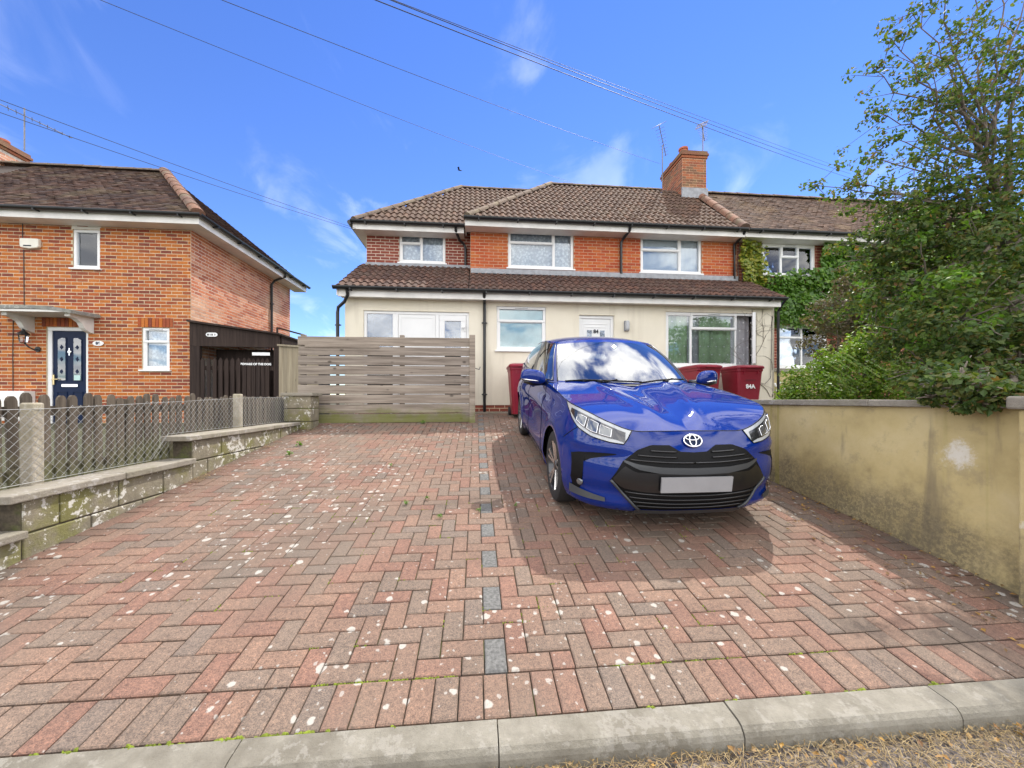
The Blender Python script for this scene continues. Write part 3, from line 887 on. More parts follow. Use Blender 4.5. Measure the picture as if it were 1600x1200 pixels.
# ================================================================== slatted gate
gt = thing('slatted_gate', 'tall weathered gate of horizontal boards across the side passage', 'gate', (-1.6, 7.2, 1.0))
zb = 1.0; 
edges = np.linspace(1.012, 2.585, 10)
for k in range(9):
    z0, z1 = edges[k] + .007, edges[k + 1] - (.009 if k != 7 else .014)
    x0 = -3.17 + rng.uniform(-.01, .01)
    m_ = MB(); xs = np.linspace(x0, -.125, 8)
    for dy in (0,):
        sag = [rng.gauss(0, .0009) for _ in xs]
        ring = lambda i: [(xs[i], 7.185, z0 + sag[i] + .008 * (xs[i] + 1.6) * .4), (xs[i], 7.21, z0 + sag[i] + .008 * (xs[i] + 1.6) * .4), (xs[i], 7.21, z1 + sag[i] * .6 + .008 * (xs[i] + 1.6) * .4), (xs[i], 7.185, z1 + sag[i] * .6 + .008 * (xs[i] + 1.6) * .4)]
        p = [q for i in range(len(xs)) for q in ring(i)]
        f = [(i * 4 + a, i * 4 + (a + 1) % 4, (i + 1) * 4 + (a + 1) % 4, (i + 1) * 4 + a) for i in range(len(xs) - 1) for a in range(4)]
        f += [(0, 1, 2, 3), tuple(4 * (len(xs) - 1) + a for a in (3, 2, 1, 0))]
        m_.add(p, f)
    m_.build('board', 'gate_wood', gt, bevel=.004)
for x, zt in ((-3.1, 2.61), (-1.36, 2.625)):
    MB().span(x - .04, x + .04, 7.213, 7.29, .95, zt).build('post', 'gate_wood', gt, bevel=.005)
MB().span(-.125, -.018, 7.16, 7.27, .98, 2.64).build('post', 'gate_wood', gt, bevel=.006)
MB().span(-3.05, -1.75, 7.168, 7.184, 2.375, 2.415).build('batten', 'gate_wood', gt, bevel=.003)
hk = MB().tube([(-.015, 7.2, 2.02), (.06, 7.19, 2.0), (.075, 7.19, 2.05)], .008, 6); hk.build('latch_hook', 'gutter', gt)

# ================================================================== house kit
def cells(a0, a1, z0, z1, ops):
    xs = sorted({a0, a1, *[min(max(v, a0), a1) for o in ops for v in o[:2]]})
    zs = sorted({z0, z1, *[min(max(v, z0), z1) for o in ops for v in o[2:4]]})
    for i in range(len(xs) - 1):
        for j in range(len(zs) - 1):
            cx, cz = (xs[i] + xs[i + 1]) / 2, (zs[j] + zs[j + 1]) / 2
            if xs[i + 1] - xs[i] > 1e-4 and zs[j + 1] - zs[j] > 1e-4 and not any(o[0] < cx < o[1] and o[2] < cz < o[3] for o in ops):
                yield xs[i], xs[i + 1], zs[j], zs[j + 1]
def wall_sheet(mb, P, U_, Nn, a0, a1, z0, z1, ops, depth=.12):
    """flat wall with openings and their reveals. P + a*U_ along, Nn outwards"""
    P, U_, Nn = Vector(P), Vector(U_), Vector(Nn)
    q = lambda a, z, d=0: P + U_ * a + Vector((0, 0, z)) - Nn * d
    for x0, x1, y0, y1 in cells(a0, a1, z0, z1, ops):
        mb.add([q(x0, y0), q(x1, y0), q(x1, y1), q(x0, y1)], [(0, 1, 2, 3)])
    for o in ops:
        a, b, c, d = max(o[0], a0), min(o[1], a1), max(o[2], z0), min(o[3], z1)
        for (p1, p2) in (((a, c), (a, d)), ((b, c), (b, d)), ((a, d), (b, d)), ((a, c), (b, c))):
            mb.add([q(*p1), q(*p2), q(*p2, depth), q(*p1, depth)], [(0, 1, 2, 3)])
    return mb
def bricks(parent, P, U_, Nn, a0, a1, z0, z1, ops, mat, budget, near=None, phase=0, proud=.0035):
    P, U_, Nn = Vector(P), Vector(U_), Vector(Nn)
    lst = []
    r = 0
    z = z0 + .008
    while z + .059 <= z1 + .008:
        zc = z + .0295
        cut = sorted((o[0], o[1]) for o in ops if o[2] - .02 < zc < o[3] + .02)
        a = a0 - (.1125 if (r + phase) % 2 else 0)
        while a < a1:
            seg = [(max(a, a0) + .006, min(a + .225, a1) - .006)]
            for c0, c1 in cut:
                ns = []
                for s0, s1 in seg:
                    if c1 <= s0 or c0 >= s1: ns.append((s0, s1))
                    else:
                        if c0 - .004 > s0: ns.append((s0, c0 - .002))
                        if c1 + .004 < s1: ns.append((c1 + .002, s1))
                seg = ns
            for s0, s1 in seg:
                if s1 - s0 > .03: lst.append((s0, s1, z))
            a += .225
        z += .075; r += 1
    if near is not None:
        lst.sort(key=lambda b: (P + U_ * b[0] + Vector((0, 0, b[2])) - Vector(near)).length)
    lst = [b + (None,) for b in lst]
    cache = {}
    rest = MB()
    W = Vector((0, 0, 1)); n = 0
    rot = Matrix((U_, -Nn, W)).transposed()
    for s0, s1, z, _ in lst:
        ln = s1 - s0; c = P + U_ * ((s0 + s1) / 2) + W * (z + .0295) + Nn * (proud / 2 - .01 + rng.uniform(-.0018, .0018))
        if n < budget:
            k = round(ln, 2)
            if k not in cache:
                cache[k] = mesh_of(MB().box((0, 0, 0), (k, .02 + proud, .059), rot), 'brick', mat)
            piece('brick', cache[k], parent, c); n += 1
        else:
            rest.box(c, (ln, .02 + proud, .059), rot)
    if rest.v:
        rest.build('brickwork', mat, parent, kind='stuff', normals=False)
def soldier(parent, x0, x1, z, Y, mat, h=.215):
    k = max(1, round((x1 - x0) / .075)); w = (x1 - x0) / k
    me = mesh_of(MB().box((0, 0, 0), (w - .01, .028, h - .01)), 'brick', mat)
    for i in range(k):
        piece('brick', me, parent, (x0 + (i + .5) * w, Y - .003, z + h / 2))
def window(parent, x0, x1, z0, z1, Y, panes, curtain=None, glass='glass', sill=True, vents=(), name='window', fw=.052):
    """upvc window in a wall facing -Y. panes: (x0, x1, z0, z1, opening) as fractions"""
    fr = MB(); W_, H_ = x1 - x0, z1 - z0
    for a, b, c, d in ((x0, x1, z1 - fw, z1), (x0, x1, z0, z0 + fw), (x0, x0 + fw, z0 + fw, z1 - fw), (x1 - fw, x1, z0 + fw, z1 - fw)):
        fr.span(a, b, Y, Y + .07, c, d)
    win = fr.build(name, 'upvc', parent, bevel=.006)
    for (a, b, c, d, op) in panes:
        px0, px1, pz0, pz1 = x0 + a * W_, x0 + b * W_, z0 + c * H_, z0 + d * H_
        if a > 0: px0 -= .0
        t = .052 if op else .036
        y0 = Y - (.014 if op else -.004)
        g0 = .012
        c_ = MB()
        ax0, ax1 = px0 + (g0 if a == 0 else -.012) , px1 - (g0 if b == 1 else -.012)
        az0, az1 = pz0 + (g0 if c == 0 else -.012), pz1 - (g0 if d == 1 else -.012)
        if a == 0 and not op: ax0 = x0 + fw - .008
        if b == 1 and not op: ax1 = x1 - fw + .008
        if c == 0 and not op: az0 = z0 + fw - .008
        if d == 1 and not op: az1 = z1 - fw + .008
        for q in ((ax0, ax1, az1 - t, az1), (ax0, ax1, az0, az0 + t), (ax0, ax0 + t, az0 + t, az1 - t), (ax1 - t, ax1, az0 + t, az1 - t)):
            c_.span(q[0], q[1], y0 + .003 * (a + c), Y + .066, q[2], q[3])
        c_.build('casement', 'upvc', win, bevel=.005)
        MB().span(ax0 + t - .004, ax1 - t + .004, Y + .030, Y + .036, az0 + t - .004, az1 - t + .004).build('pane', glass, win)
        if op and (d == 1) and (px1 - px0) > .4 and (pz1 - pz0) < .6:
            MB().span((px0 + px1) / 2 - .14, (px0 + px1) / 2 + .14, y0 - .012, y0, az1 - .034, az1 - .02).build('trickle_vent', 'silver', win)
    if sill:
        MB().span(x0 - .04, x1 + .04, Y - .075, Y + .05, z0 - .036, z0 - .001).build('sill', 'upvc', win, bevel=.006)
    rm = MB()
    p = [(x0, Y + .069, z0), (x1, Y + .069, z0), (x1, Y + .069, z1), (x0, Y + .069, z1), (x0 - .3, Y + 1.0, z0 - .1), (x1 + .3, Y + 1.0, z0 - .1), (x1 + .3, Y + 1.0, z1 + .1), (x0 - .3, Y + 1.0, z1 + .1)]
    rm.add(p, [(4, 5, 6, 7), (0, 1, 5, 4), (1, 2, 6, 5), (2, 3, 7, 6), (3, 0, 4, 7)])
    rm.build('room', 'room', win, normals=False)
    if curtain:
        for (mat, ca0, ca1, cz0, cz1, yy, fold) in curtain:
            cu = MB(); n = max(8, int((ca1 - ca0) * W_ / .02))
            row = []
            for i in range(n + 1):
                f = ca0 + (ca1 - ca0) * i / n; xx = x0 + .03 + f * (W_ - .06)
                dy = fold * (math.sin(i * .95) + .5 * math.sin(i * .41 + 1))
                row.append([(xx, Y + yy + dy, z0 + .03 + cz0 * (H_ - .06)), (xx, Y + yy + dy * .8, z0 + .03 + cz1 * (H_ - .06))])
            cu.grid(row, flip=False)
            cu.build('curtain', mat, win, smooth=True, normals=False)
    return win
def gutter(parent, x0, x1, Y, z, r=.058):
    n = 7
    prof = [(math.cos(math.pi + math.pi * k / n) * r, math.sin(math.pi + math.pi * k / n) * r) for k in range(n + 1)]
    prof = prof + [(a * .86, b * .86) for a, b in reversed(prof)]
    g = MB().prism([(x0, Y + a, z + b) for a, b in prof], (x1 - x0, 0, 0))
    g.span(x0, x1, Y - r - .004, Y - r + .006, z - .012, z + .006)
    o = g.build('gutter', 'gutter', parent)
    k = x0 + .35
    while k < x1:
        b = MB().span(k - .012, k + .012, Y - r - .006, Y + r + .02, z - r - .012, z - r + .016)
        b.build('bracket', 'gutter', o); k += .92
    return o
def downpipe(parent, path, r=.034, clips=()):
    o = MB().tube(path, r, 10).build('downpipe', 'gutter', parent, smooth=True, sharp=50)
    for (x, y, z) in clips:
        MB().lathe([(r + .004, -.02), (r + .008, -.012), (r + .008, .012), (r + .004, .02)], (x, y, z), 'Z', 10).build('clip', 'gutter', o)
        MB().span(x - .06, x + .06, y + .01, y + .036, z - .012, z + .012).build('clip', 'gutter', o)
    return o
def roman_tile(g=.30, w=.30):
    """one interlocking tile: two rolls, lower edge raised over the course below"""
    prof = [(0, .0), (.10, .0), (.17, .026), (.27, .034), (.37, .026), (.44, 0), (.60, 0), (.67, .026), (.77, .034), (.87, .026), (.94, 0), (1.0, 0)]
    mb = MB(); n = len(prof)
    lo = [((p - .5) * w, 0, h + .030) for p, h in prof]; hi = [((p - .5) * w, g + .03, h + .002) for p, h in prof]; und = [((p - .5) * w, 0.0, h * .6 - .005) for p, h in prof]
    mb.add(lo + hi + und, [(i, i + 1, n + i + 1, n + i) for i in range(n - 1)] + [(2 * n + i, 2 * n + i + 1, i + 1, i) for i in range(n - 1)])
    return mb
def tiled_slope(parent, xl, xr, E, T, mat, budget, g=.30, w=.30, near=None):
    """roman tiles on a slope rising from E=(y,z) to T=(y,z), between xl(f) and xr(f)"""
    L_ = math.hypot(T[0] - E[0], T[1] - E[1]); a = math.atan2(T[1] - E[1], T[0] - E[0]); n = round(L_ / g); gg = L_ / n
    me = mesh_of(roman_tile(gg, w), 'roof_tile', mat)
    me.shade_smooth(); me.set_sharp_from_angle(angle=R(50))
    rest = MB(); base = roman_tile(gg, w); rot = Euler((a, 0, 0)).to_matrix(); c = 0
    for r in range(n):
        f = (r + .0) / n; y = E[0] + (T[0] - E[0]) * f; z = E[1] + (T[1] - E[1]) * f
        fm = (r + .5) / n
        x = xl(0) + (0 if r % 1 == 0 else w / 2) - 20 * w
        while x < xr(0) + 20 * w:
            if xl(fm) - .05 <= x <= xr(fm) + .05:
                dz = rng.gauss(0, .0022); ty = rng.gauss(0, .006)
                if c < budget:
                    piece('roof_tile', me, parent, (x, y, z + dz), (a + rng.gauss(0, .004), ty, 0)); c += 1
                else:
                    rest.add([rot @ Vector(p) + Vector((x, y, z + dz)) for p in base.v], base.f)
            x += w
    if rest.v:
        o = rest.build('roof_tiles', mat, parent, kind='stuff', normals=False)
        o.data.shade_smooth(); o.data.set_sharp_from_angle(angle=R(50))
    return c
def half_round(parent, p, q, mat, r=.11, L_=.42, name='hip_tile'):
    p, q = Vector(p), Vector(q); d = q - p; n = max(1, round(d.length / L_)); s_ = d / n
    R_ = d.to_track_quat('X', 'Z').to_matrix()
    mb = MB(); k = 8; ln = s_.length * 1.04
    A = []
    for (x, rr) in ((-ln / 2, r * 1.05), (ln / 2, r * .95)):
        A.append([R_ @ Vector((x, math.cos(math.pi * i / k) * rr, math.sin(math.pi * i / k) * rr * .85 - .03)) for i in range(k + 1)])
    mb.grid(A)
    for e in A:
        mb.add(e, [tuple(range(k + 1))])
    me = mesh_of(mb, name, mat); me.shade_smooth(); me.set_sharp_from_angle(angle=R(45))
    for i in range(n):
        piece(name, me, parent, p + s_ * (i + .5) + Vector((0, 0, rng.uniform(-.004, .004))))
def plain_tiles(parent, O, ux, up, quad, mat, gw=.165, gg=.10):
    """small flat tiles: O origin, ux along the eave, up the slope; quad(f)->(a0,a1) extent at slope distance"""
    O, ux, up = Vector(O), Vector(ux), Vector(up); nn = ux.cross(up).normalized()
    mb = MB(); r = 0; s_ = 0
    while True:
        e = quad(s_ + gg / 2)
        if e is None: break
        a = e[0] - (gw / 2 if r % 2 else 0)
        while a < e[1]:
            a0, a1 = max(a, e[0]) + .0015, min(a + gw, e[1]) - .0015
            if a1 - a0 > .02:
                j = rng.gauss(0, .003); l = .018 + abs(rng.gauss(0, .004)); s0 = s_ + rng.gauss(0, .004)
                q = [O + ux * a0 + up * s0 + nn * (l + j), O + ux * a1 + up * s0 + nn * (l - j), O + ux * a1 + up * (s_ + gg + .01) + nn * .004, O + ux * a0 + up * (s_ + gg + .01) + nn * .004, O + ux * a0 + up * s0 + nn * -.004, O + ux * a1 + up * s0 + nn * -.004]
                mb.add(q, [(0, 1, 2, 3), (4, 5, 1, 0)])
            a += gw
        s_ += gg; r += 1
    return mb.build('plain_tiles', mat, parent, kind='stuff', normals=False)

# ================================================================== the house with the cream front (84)
h84 = thing('semi_detached_house', 'brick house with cream rendered front extension and two brown tiled roofs', 'house', (2, 8.6, 1.0))
YE = 8.40; YM = 9.40; YL = 9.90
W3 = (-2.38, -.155, 1.27, 3.335); WK = (.446, 1.54, 2.525, 3.49); DR = (2.29, 3.10, 1.27, 3.335); WR = (4.31, 6.52, 2.20, 3.45)
ext = MB()
wall_sheet(ext, (0, YE, 0), (1, 0, 0), (0, -1, 0), -2.76, 6.96, 1.32, 3.64, [W3, WK, DR, WR])
ext.add([(-2.76, YE, 1.32), (-2.76, YE, 3.64), (-2.76, 9.9, 4.7), (-2.76, 9.9, 1.0)], [(0, 1, 2, 3)])
ext.add([(6.96, YE, 1.32), (6.96, YE, 3.64), (6.96, 9.38, 4.4), (6.96, 9.38, 1.0)], [(0, 1, 2, 3)])
ewall = ext.build('extension_wall', 'render', h84, normals=False)
pl = MB().span(-2.75, 6.95, YE + .012, YE + .1, .95, 1.32).build('plinth', 'mortar', h84)
bricks(pl, (0, YE + .012, 0), (1, 0, 0), (0, -1, 0), -2.75, 6.95, 1.1, 1.325, [], 'brick_wing', 60)
# landing strip
MB().span(-.3, 6.9, 8.12, 8.41, 1.0, 1.168).build('front_step', 'coping', h84, bevel=.008)
# first floor walls
W1 = (-1.93, -.78, 4.905, 5.69); W2 = (.78, 2.42, 4.685, 5.63); W4 = (4.155, 5.785, 4.675, 5.605)
mw = MB(); wall_sheet(mw, (0, YM, 0), (1, 0, 0), (0, -1, 0), -.14, 6.74, 4.3, 5.62, [W2, W4])
mw.add([(-.14, YM, 4.3), (-.14, YL, 4.3), (-.14, YL, 5.62), (-.14, YM, 5.62)], [(0, 1, 2, 3)])
mwall = mw.build('first_floor_wall', 'mortar_pink', h84, normals=False)
bricks(mwall, (0, YM, 0), (1, 0, 0), (0, -1, 0), -.14, 6.74, 4.60, 5.60, [W2, W4], 'brick_main', 300)
lwm = MB(); wall_sheet(lwm, (0, YL, 0), (1, 0, 0), (0, -1, 0), -2.73, -.13, 4.5, 5.80, [W1])
lwm.add([(-2.73, YL, 2.5), (-2.73, 14.2, 2.5), (-2.73, 14.2, 5.75), (-2.73, YL, 5.75)], [(0, 1, 2, 3)])
lwall = lwm.build('wing_wall', 'mortar_buff', h84, normals=False)
bricks(lwall, (0, YL, 0), (1, 0, 0), (0, -1, 0), -2.73, -.14, 4.80, 5.78, [W1], 'brick_wing', 140, phase=1)
# roofs
rf = MB()
rf.add([(-.24, 9.05, 5.66), (6.72, 9.05, 5.66), (6.72, 11.54, 7.93), (2.25, 11.54, 7.93), (-.24, 14.03, 5.66), (6.72, 14.03, 5.66)], [(0, 1, 2, 3), (0, 3, 4), (3, 2, 5, 4)])
rf.add([(-2.95, 9.55, 5.70), (-.10, 9.55, 5.70), (3.0, 12.03, 7.97), (-.47, 12.03, 7.97), (-2.95, 14.5, 5.70), (3.0, 14.5, 5.70)], [(0, 1, 2, 3), (0, 3, 4), (3, 2, 5, 4)])
roof = rf.build('roof', 'underlay', h84, normals=False)
n_t = tiled_slope(roof, lambda f: -.20 + 2.45 * f, lambda f: 6.62, (9.02, 5.70), (11.52, 7.96), 'tile', 190)
tiled_slope(roof, lambda f: -2.90 + 2.42 * f, lambda f: -.28 + 2.5 * f, (9.53, 5.73), (12.0, 7.99), 'tile', 60)
half_round(roof, (-.22, 9.04, 5.75), (2.25, 11.54, 8.02), 'ridge_grey')
half_round(roof, (-2.94, 9.56, 5.78), (-.47, 12.03, 8.05), 'ridge_grey')
half_round(roof, (2.2, 11.54, 8.0), (5.75, 11.54, 8.0), 'ridge_grey', r=.10, name='ridge_tile')
half_round(roof, (-.5, 12.03, 8.03), (2.2, 12.03, 8.03), 'ridge_grey', r=.10, name='ridge_tile')
half_round(roof, (6.70, 9.02, 5.77), (6.80, 11.5, 8.03), 'ridge', r=.125, name='verge_tile')
# eaves
def eaves(parent, x0, x1, Yg, zg, Yw, hb=.15):
    MB().span(x0, x1, Yg + .065, Yg + .09, zg - hb - .03, zg + .02).build('fascia', 'white_paint', parent, bevel=.003)
    MB().span(x0, x1, Yg + .092, Yw + .02, zg - hb - .026, zg - hb - .01).build('soffit', 'white_paint', parent)
    return gutter(parent, x0 - .03, x1 + .02, Yg, zg)
eaves(h84, -.26, 6.72, 8.99, 5.70, YM)
MB().span(-.262, -.24, 9.055, 9.62, 5.52, 5.69).build('fascia', 'white_paint', h84)
eaves(h84, -2.96, -.30, 9.49, 5.73, YL)
MB().span(-2.96, -2.935, 9.58, 14.4, 5.55, 5.75).build('fascia', 'white_paint', h84)
MB().span(-2.93, -2.72, 9.6, 14.3, 5.548, 5.562).build('soffit', 'white_paint', h84)
MB().tube([(-3.02, 9.5, 5.69), (-3.02, 14.4, 5.69)], .055, 8).build('gutter', 'gutter', h84)
# lean-to roof over the extension
lt = MB()
lt.add([(-2.84, 8.14, 3.72), (6.98, 8.14, 3.72), (6.98, 9.41, 4.48), (-.12, 9.41, 4.48), (-.12, 9.91, 4.78), (-2.78, 9.91, 4.78), (-2.84, 9.41, 4.48)], [(0, 1, 2, 3, 6), (6, 3, 4, 5)])
lean = lt.build('lean_to_roof', 'underlay', h84, normals=False)
SL = (4.48 - 3.72) / 1.27
tiled_slope(lean, lambda f: -2.72 + .03 * f, lambda f: -.2, (8.12, 3.74), (9.88, 3.74 + SL * 1.76), 'tile_low', 60)
tiled_slope(lean, lambda f: .0, lambda f: 6.90, (8.12, 3.74), (9.39, 3.74 + SL * 1.27), 'tile_low', 120)
MB().span(-.13, 6.74, YM - .075, YM - .004, 4.50, 4.625).build('flashing', 'lead', h84, bevel=.01)
MB().span(-2.74, -.14, YL - .075, YL - .004, 4.78, 4.86).build('flashing', 'lead', h84, bevel=.01)
MB().span(-2.83, 6.94, 8.17, 8.20, 3.56, 3.74).build('fascia', 'white_paint', h84, bevel=.003)
MB().span(-2.81, 6.94, 8.202, 8.41, 3.585, 3.60).build('soffit', 'white_paint', h84)
gutter(h84, -2.90, 7.02, 8.10, 3.745)
MB().prism([(-2.845, 8.15, 3.58), (-2.845, 8.15, 3.74), (-2.845, 9.9, 4.80), (-2.845, 9.9, 4.64)], (.025, 0, 0)).build('barge_board', 'white_paint', h84)
# windows and doors
lace = lambda: [('lace', 0, 1, 0, 1, .12, .010)]
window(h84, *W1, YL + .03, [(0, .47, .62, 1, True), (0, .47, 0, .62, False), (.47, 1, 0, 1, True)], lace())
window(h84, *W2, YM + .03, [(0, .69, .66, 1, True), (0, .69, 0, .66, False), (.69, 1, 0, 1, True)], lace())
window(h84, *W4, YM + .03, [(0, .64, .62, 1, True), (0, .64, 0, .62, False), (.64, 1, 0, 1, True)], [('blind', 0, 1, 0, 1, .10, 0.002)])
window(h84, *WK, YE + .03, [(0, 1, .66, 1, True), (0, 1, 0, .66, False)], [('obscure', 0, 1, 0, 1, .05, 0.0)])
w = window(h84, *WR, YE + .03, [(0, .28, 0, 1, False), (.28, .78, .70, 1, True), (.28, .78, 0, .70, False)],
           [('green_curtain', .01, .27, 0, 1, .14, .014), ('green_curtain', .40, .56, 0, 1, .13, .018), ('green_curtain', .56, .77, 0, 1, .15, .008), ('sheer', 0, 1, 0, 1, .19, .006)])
# little white spots of the sheer curtain
sp = MB()
for i in range(11):
    for j in range(6):
        x = 4.42 + i * .195 + (j % 2) * .09; z = 2.3 + j * .19
        sp.lathe([(.016, 0), (.016, .004)], (x, YE + .10, z), 'Y', 8)
sp.build('curtain_spots', 'white_print', w, kind='stuff')
# the casement that stands open
Rz = Matrix.Rotation(R(-52), 3, 'Z'); hx = 6.46; oc = MB(); t = .05; cw = .44; z0, z1 = 2.25, 3.40
pv = Vector((hx, YE + .03, 0))
def ob(mb, a, b, c, d, th=.03):
    mb.box(Rz.inverted() @ Vector((-(a + b) / 2, -.02, 0)) + pv + Vector((0, 0, (c + d) / 2)), (b - a, th * 2, d - c), Rz.inverted())
for q in ((0, cw, z1 - t, z1), (0, cw, z0, z0 + t), (0, t, z0 + t, z1 - t), (cw - t, cw, z0 + t, z1 - t)):
    ob(oc, *q)
oc.build('open_casement', 'upvc', w, bevel=.004)
gp = MB(); ob(gp, t - .004, cw - t + .004, z0 + t - .004, z1 - t + .004, .003); gp.build('pane', 'glass', w)
# three part side door unit
u = MB()
x0, x1, z0, z1 = W3
for q in ((x0, x1, z1 - .06, z1), (x0, x0 + .06, z0, z1 - .06), (x1 - .06, x1, z0, z1 - .06), (-1.78, -1.67, z0, z1 - .06), (-.88, -.80, z0, z1 - .06)):
    u.span(q[0], q[1], YE + .035, YE + .10, q[2], q[3])
unit = u.build('side_door', 'upvc', h84, bevel=.006)
MB().span(-1.665, -.885, YE + .05, YE + .09, z0, z1 - .062).build('panel', 'upvc', unit)
for q in ((-1.60, -.95, z1 - .135, z1 - .12), (-1.615, -1.60, z0 + .1, z1 - .12), (-.95, -.935, z0 + .1, z1 - .12)):
    MB().span(q[0], q[1], YE + .043, YE + .05, q[2], q[3]).build('moulding', 'upvc', unit)
MB().span(-2.318, -1.785, YE + .06, YE + .066, z0, z1 - .062).build('pane', 'glass_blue', unit)
lf = MB()
for q in ((-.795, -.22, z1 - .19, z1 - .066), (-.795, -.68, z0, z1 - .19), (-.33, -.22, z0, z1 - .19), (-.68, -.33, z0, z0 + .12)):
    lf.span(q[0], q[1], YE + .02, YE + .08, q[2], q[3])
leaf_d = lf.build('door_leaf', 'upvc', unit, bevel=.006)
MB().span(-.68, -.33, YE + .05, YE + .056, z0 + .12, z1 - .19).build('pane', 'glass_blue', unit)
hd = MB().span(-.265, -.235, YE - .01, YE + .02, 2.93, 3.06); hd.span(-.33, -.24, YE - .04, YE - .015, 2.99, 3.015)
hd.build('door_handle', 'upvc', unit, bevel=.004)
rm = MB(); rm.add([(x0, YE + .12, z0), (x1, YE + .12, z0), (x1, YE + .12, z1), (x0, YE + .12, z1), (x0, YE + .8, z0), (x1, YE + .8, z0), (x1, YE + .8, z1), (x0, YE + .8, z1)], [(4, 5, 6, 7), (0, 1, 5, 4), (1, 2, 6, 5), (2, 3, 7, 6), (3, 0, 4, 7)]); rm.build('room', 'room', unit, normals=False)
# front door
x0, x1, z0, z1 = DR
d = MB()
for q in ((x0, x1, z1 - .07, z1), (x0, x0 + .07, z0, z1 - .07), (x1 - .07, x1, z0, z1 - .07)):
    d.span(q[0], q[1], YE + .05, YE + .12, q[2], q[3])
fd = d.build('front_door', 'upvc', h84, bevel=.008)
MB().span(x0 + .072, x1 - .072, YE + .075, YE + .115, z0, z1 - .072).build('door_leaf', 'upvc', fd)
cx = (x0 + x1) / 2
mo = MB()
for q in ((x0 + .12, x1 - .12, z1 - .20, z1 - .185), (x0 + .12, x0 + .135, z0 + .2, z1 - .20), (x1 - .135, x1 - .12, z0 + .2, z1 - .20), (x0 + .17, x1 - .17, z1 - .27, z1 - .255)):
    mo.span(q[0], q[1], YE + .065, YE + .076, q[2], q[3])
mo.build('moulding', 'upvc', fd, bevel=.003)
for s_ in (-1, 1):
    MB().span(cx + s_ * .15 - .055, cx + s_ * .15 + .055, YE + .066, YE + .074, z1 - .75, z1 - .33).build('glazed_slot', 'glass_blue', fd)
text('door_number', '84', .115, (cx, YE + .062, z1 - .36), 'ink', fd, bold=.004)
# pipes
downpipe(h84, [(-2.62, 8.10, 3.68), (-2.62, 8.14, 3.58), (-2.70, 8.2, 3.46), (-2.86, 8.3, 3.36), (-2.88, 8.32, 3.26), (-2.88, 8.33, 1.05)], clips=[(-2.88, 8.33, 3.0), (-2.88, 8.33, 1.8)])
downpipe(h84, [(.17, 8.11, 3.70), (.17, 8.2, 3.60), (.18, 8.34, 3.52), (.18, 8.34, 1.05)], clips=[(.18, 8.34, 3.1), (.18, 8.34, 1.55)])
downpipe(h84, [(3.72, 9.0, 5.65), (3.72, 9.04, 5.56), (3.66, 9.30, 5.46), (3.62, 9.335, 5.38), (3.62, 9.335, 4.60)])
downpipe(h84, [(-.50, 9.50, 5.68), (-.50, 9.55, 5.60), (-.42, 9.75, 5.46), (-.30, 9.84, 5.38), (-.27, 9.84, 5.28), (-.27, 9.84, 4.86)])
downpipe(h84, [(6.70, 9.02, 5.66), (6.68, 9.1, 5.56), (6.64, 9.335, 5.44), (6.64, 9.335, 4.56)])
downpipe(h84, [(7.0, 8.12, 3.70), (7.02, 8.25, 3.62), (7.03, 8.36, 3.5), (7.03, 8.36, 1.05)], r=.03)
# chimney on the party wall
ch = MB().span(6.16, 6.92, 11.0, 12.25, 7.4, 8.86)
chim = ch.build('chimney', 'mortar_pink', h84)
bricks(chim, (0, 11.0, 0), (1, 0, 0), (0, -1, 0), 6.16, 6.92, 7.55, 8.70, [], 'brick_chim', 45)
bricks(chim, (6.16, 12.25, 0), (0, -1, 0), (-1, 0, 0), 0, 1.25, 7.55, 8.70, [], 'brick_chim', 40)
for k, e in enumerate((.03, .055, .03)):
    MB().span(6.16 - e, 6.92 + e, 11.0 - e, 12.25 + e, 8.705 + k * .075, 8.775 + k * .075).build('corbel', 'brick_chim', chim, bevel=.006)
MB().span(6.13, 6.95, 10.96, 11.0, 7.50, 7.80).build('flashing', 'lead', chim)
for x, y, h_ in ((6.36, 11.3, .26), (6.72, 11.35, .14), (6.4, 11.95, .2)):
    MB().lathe([(.125, 0), (.115, h_ * .7), (.14, h_ * .75), (.14, h_ * .95), (.115, h_)], (x, y, 8.93), 'Z', 16).build('chimney_pot', 'terracotta', chim, smooth=True, sharp=40)
# wall light and meter box
wl = thing('wall_light', 'grey bulkhead light on the cream wall beside the white door', 'wall light', (3.38, YE - .04, 3.0))
MB().span(3.32, 3.44, YE - .03, YE - .002, 2.98, 3.22).build('back_plate', 'grey_plastic', wl, bevel=.015)
MB().lathe([(.02, -.115), (.045, -.10), (.05, -.06), (.05, .06), (.045, .10), (.02, .115)], (3.38, YE - .055, 3.10), 'Z', 14).build('diffuser', 'silver', wl, smooth=True)
bx = thing('cable_box', 'small grey cable box low on the cream wall', 'box', (6.52, YE - .03, 1.93))
MB().span(6.46, 6.58, YE - .05, YE - .002, 1.93, 2.05).build('box', 'grey_plastic', bx, bevel=.01)
MB().tube([(6.55, YE - .02, 1.93), (6.56, YE - .03, 1.84), (6.7, YE - .03, 1.80), (6.86, YE - .02, 1.95), (6.88, YE - .012, 2.4), (6.9, YE - .012, 3.4)], .006, 5).build('cable', 'cable', bx)
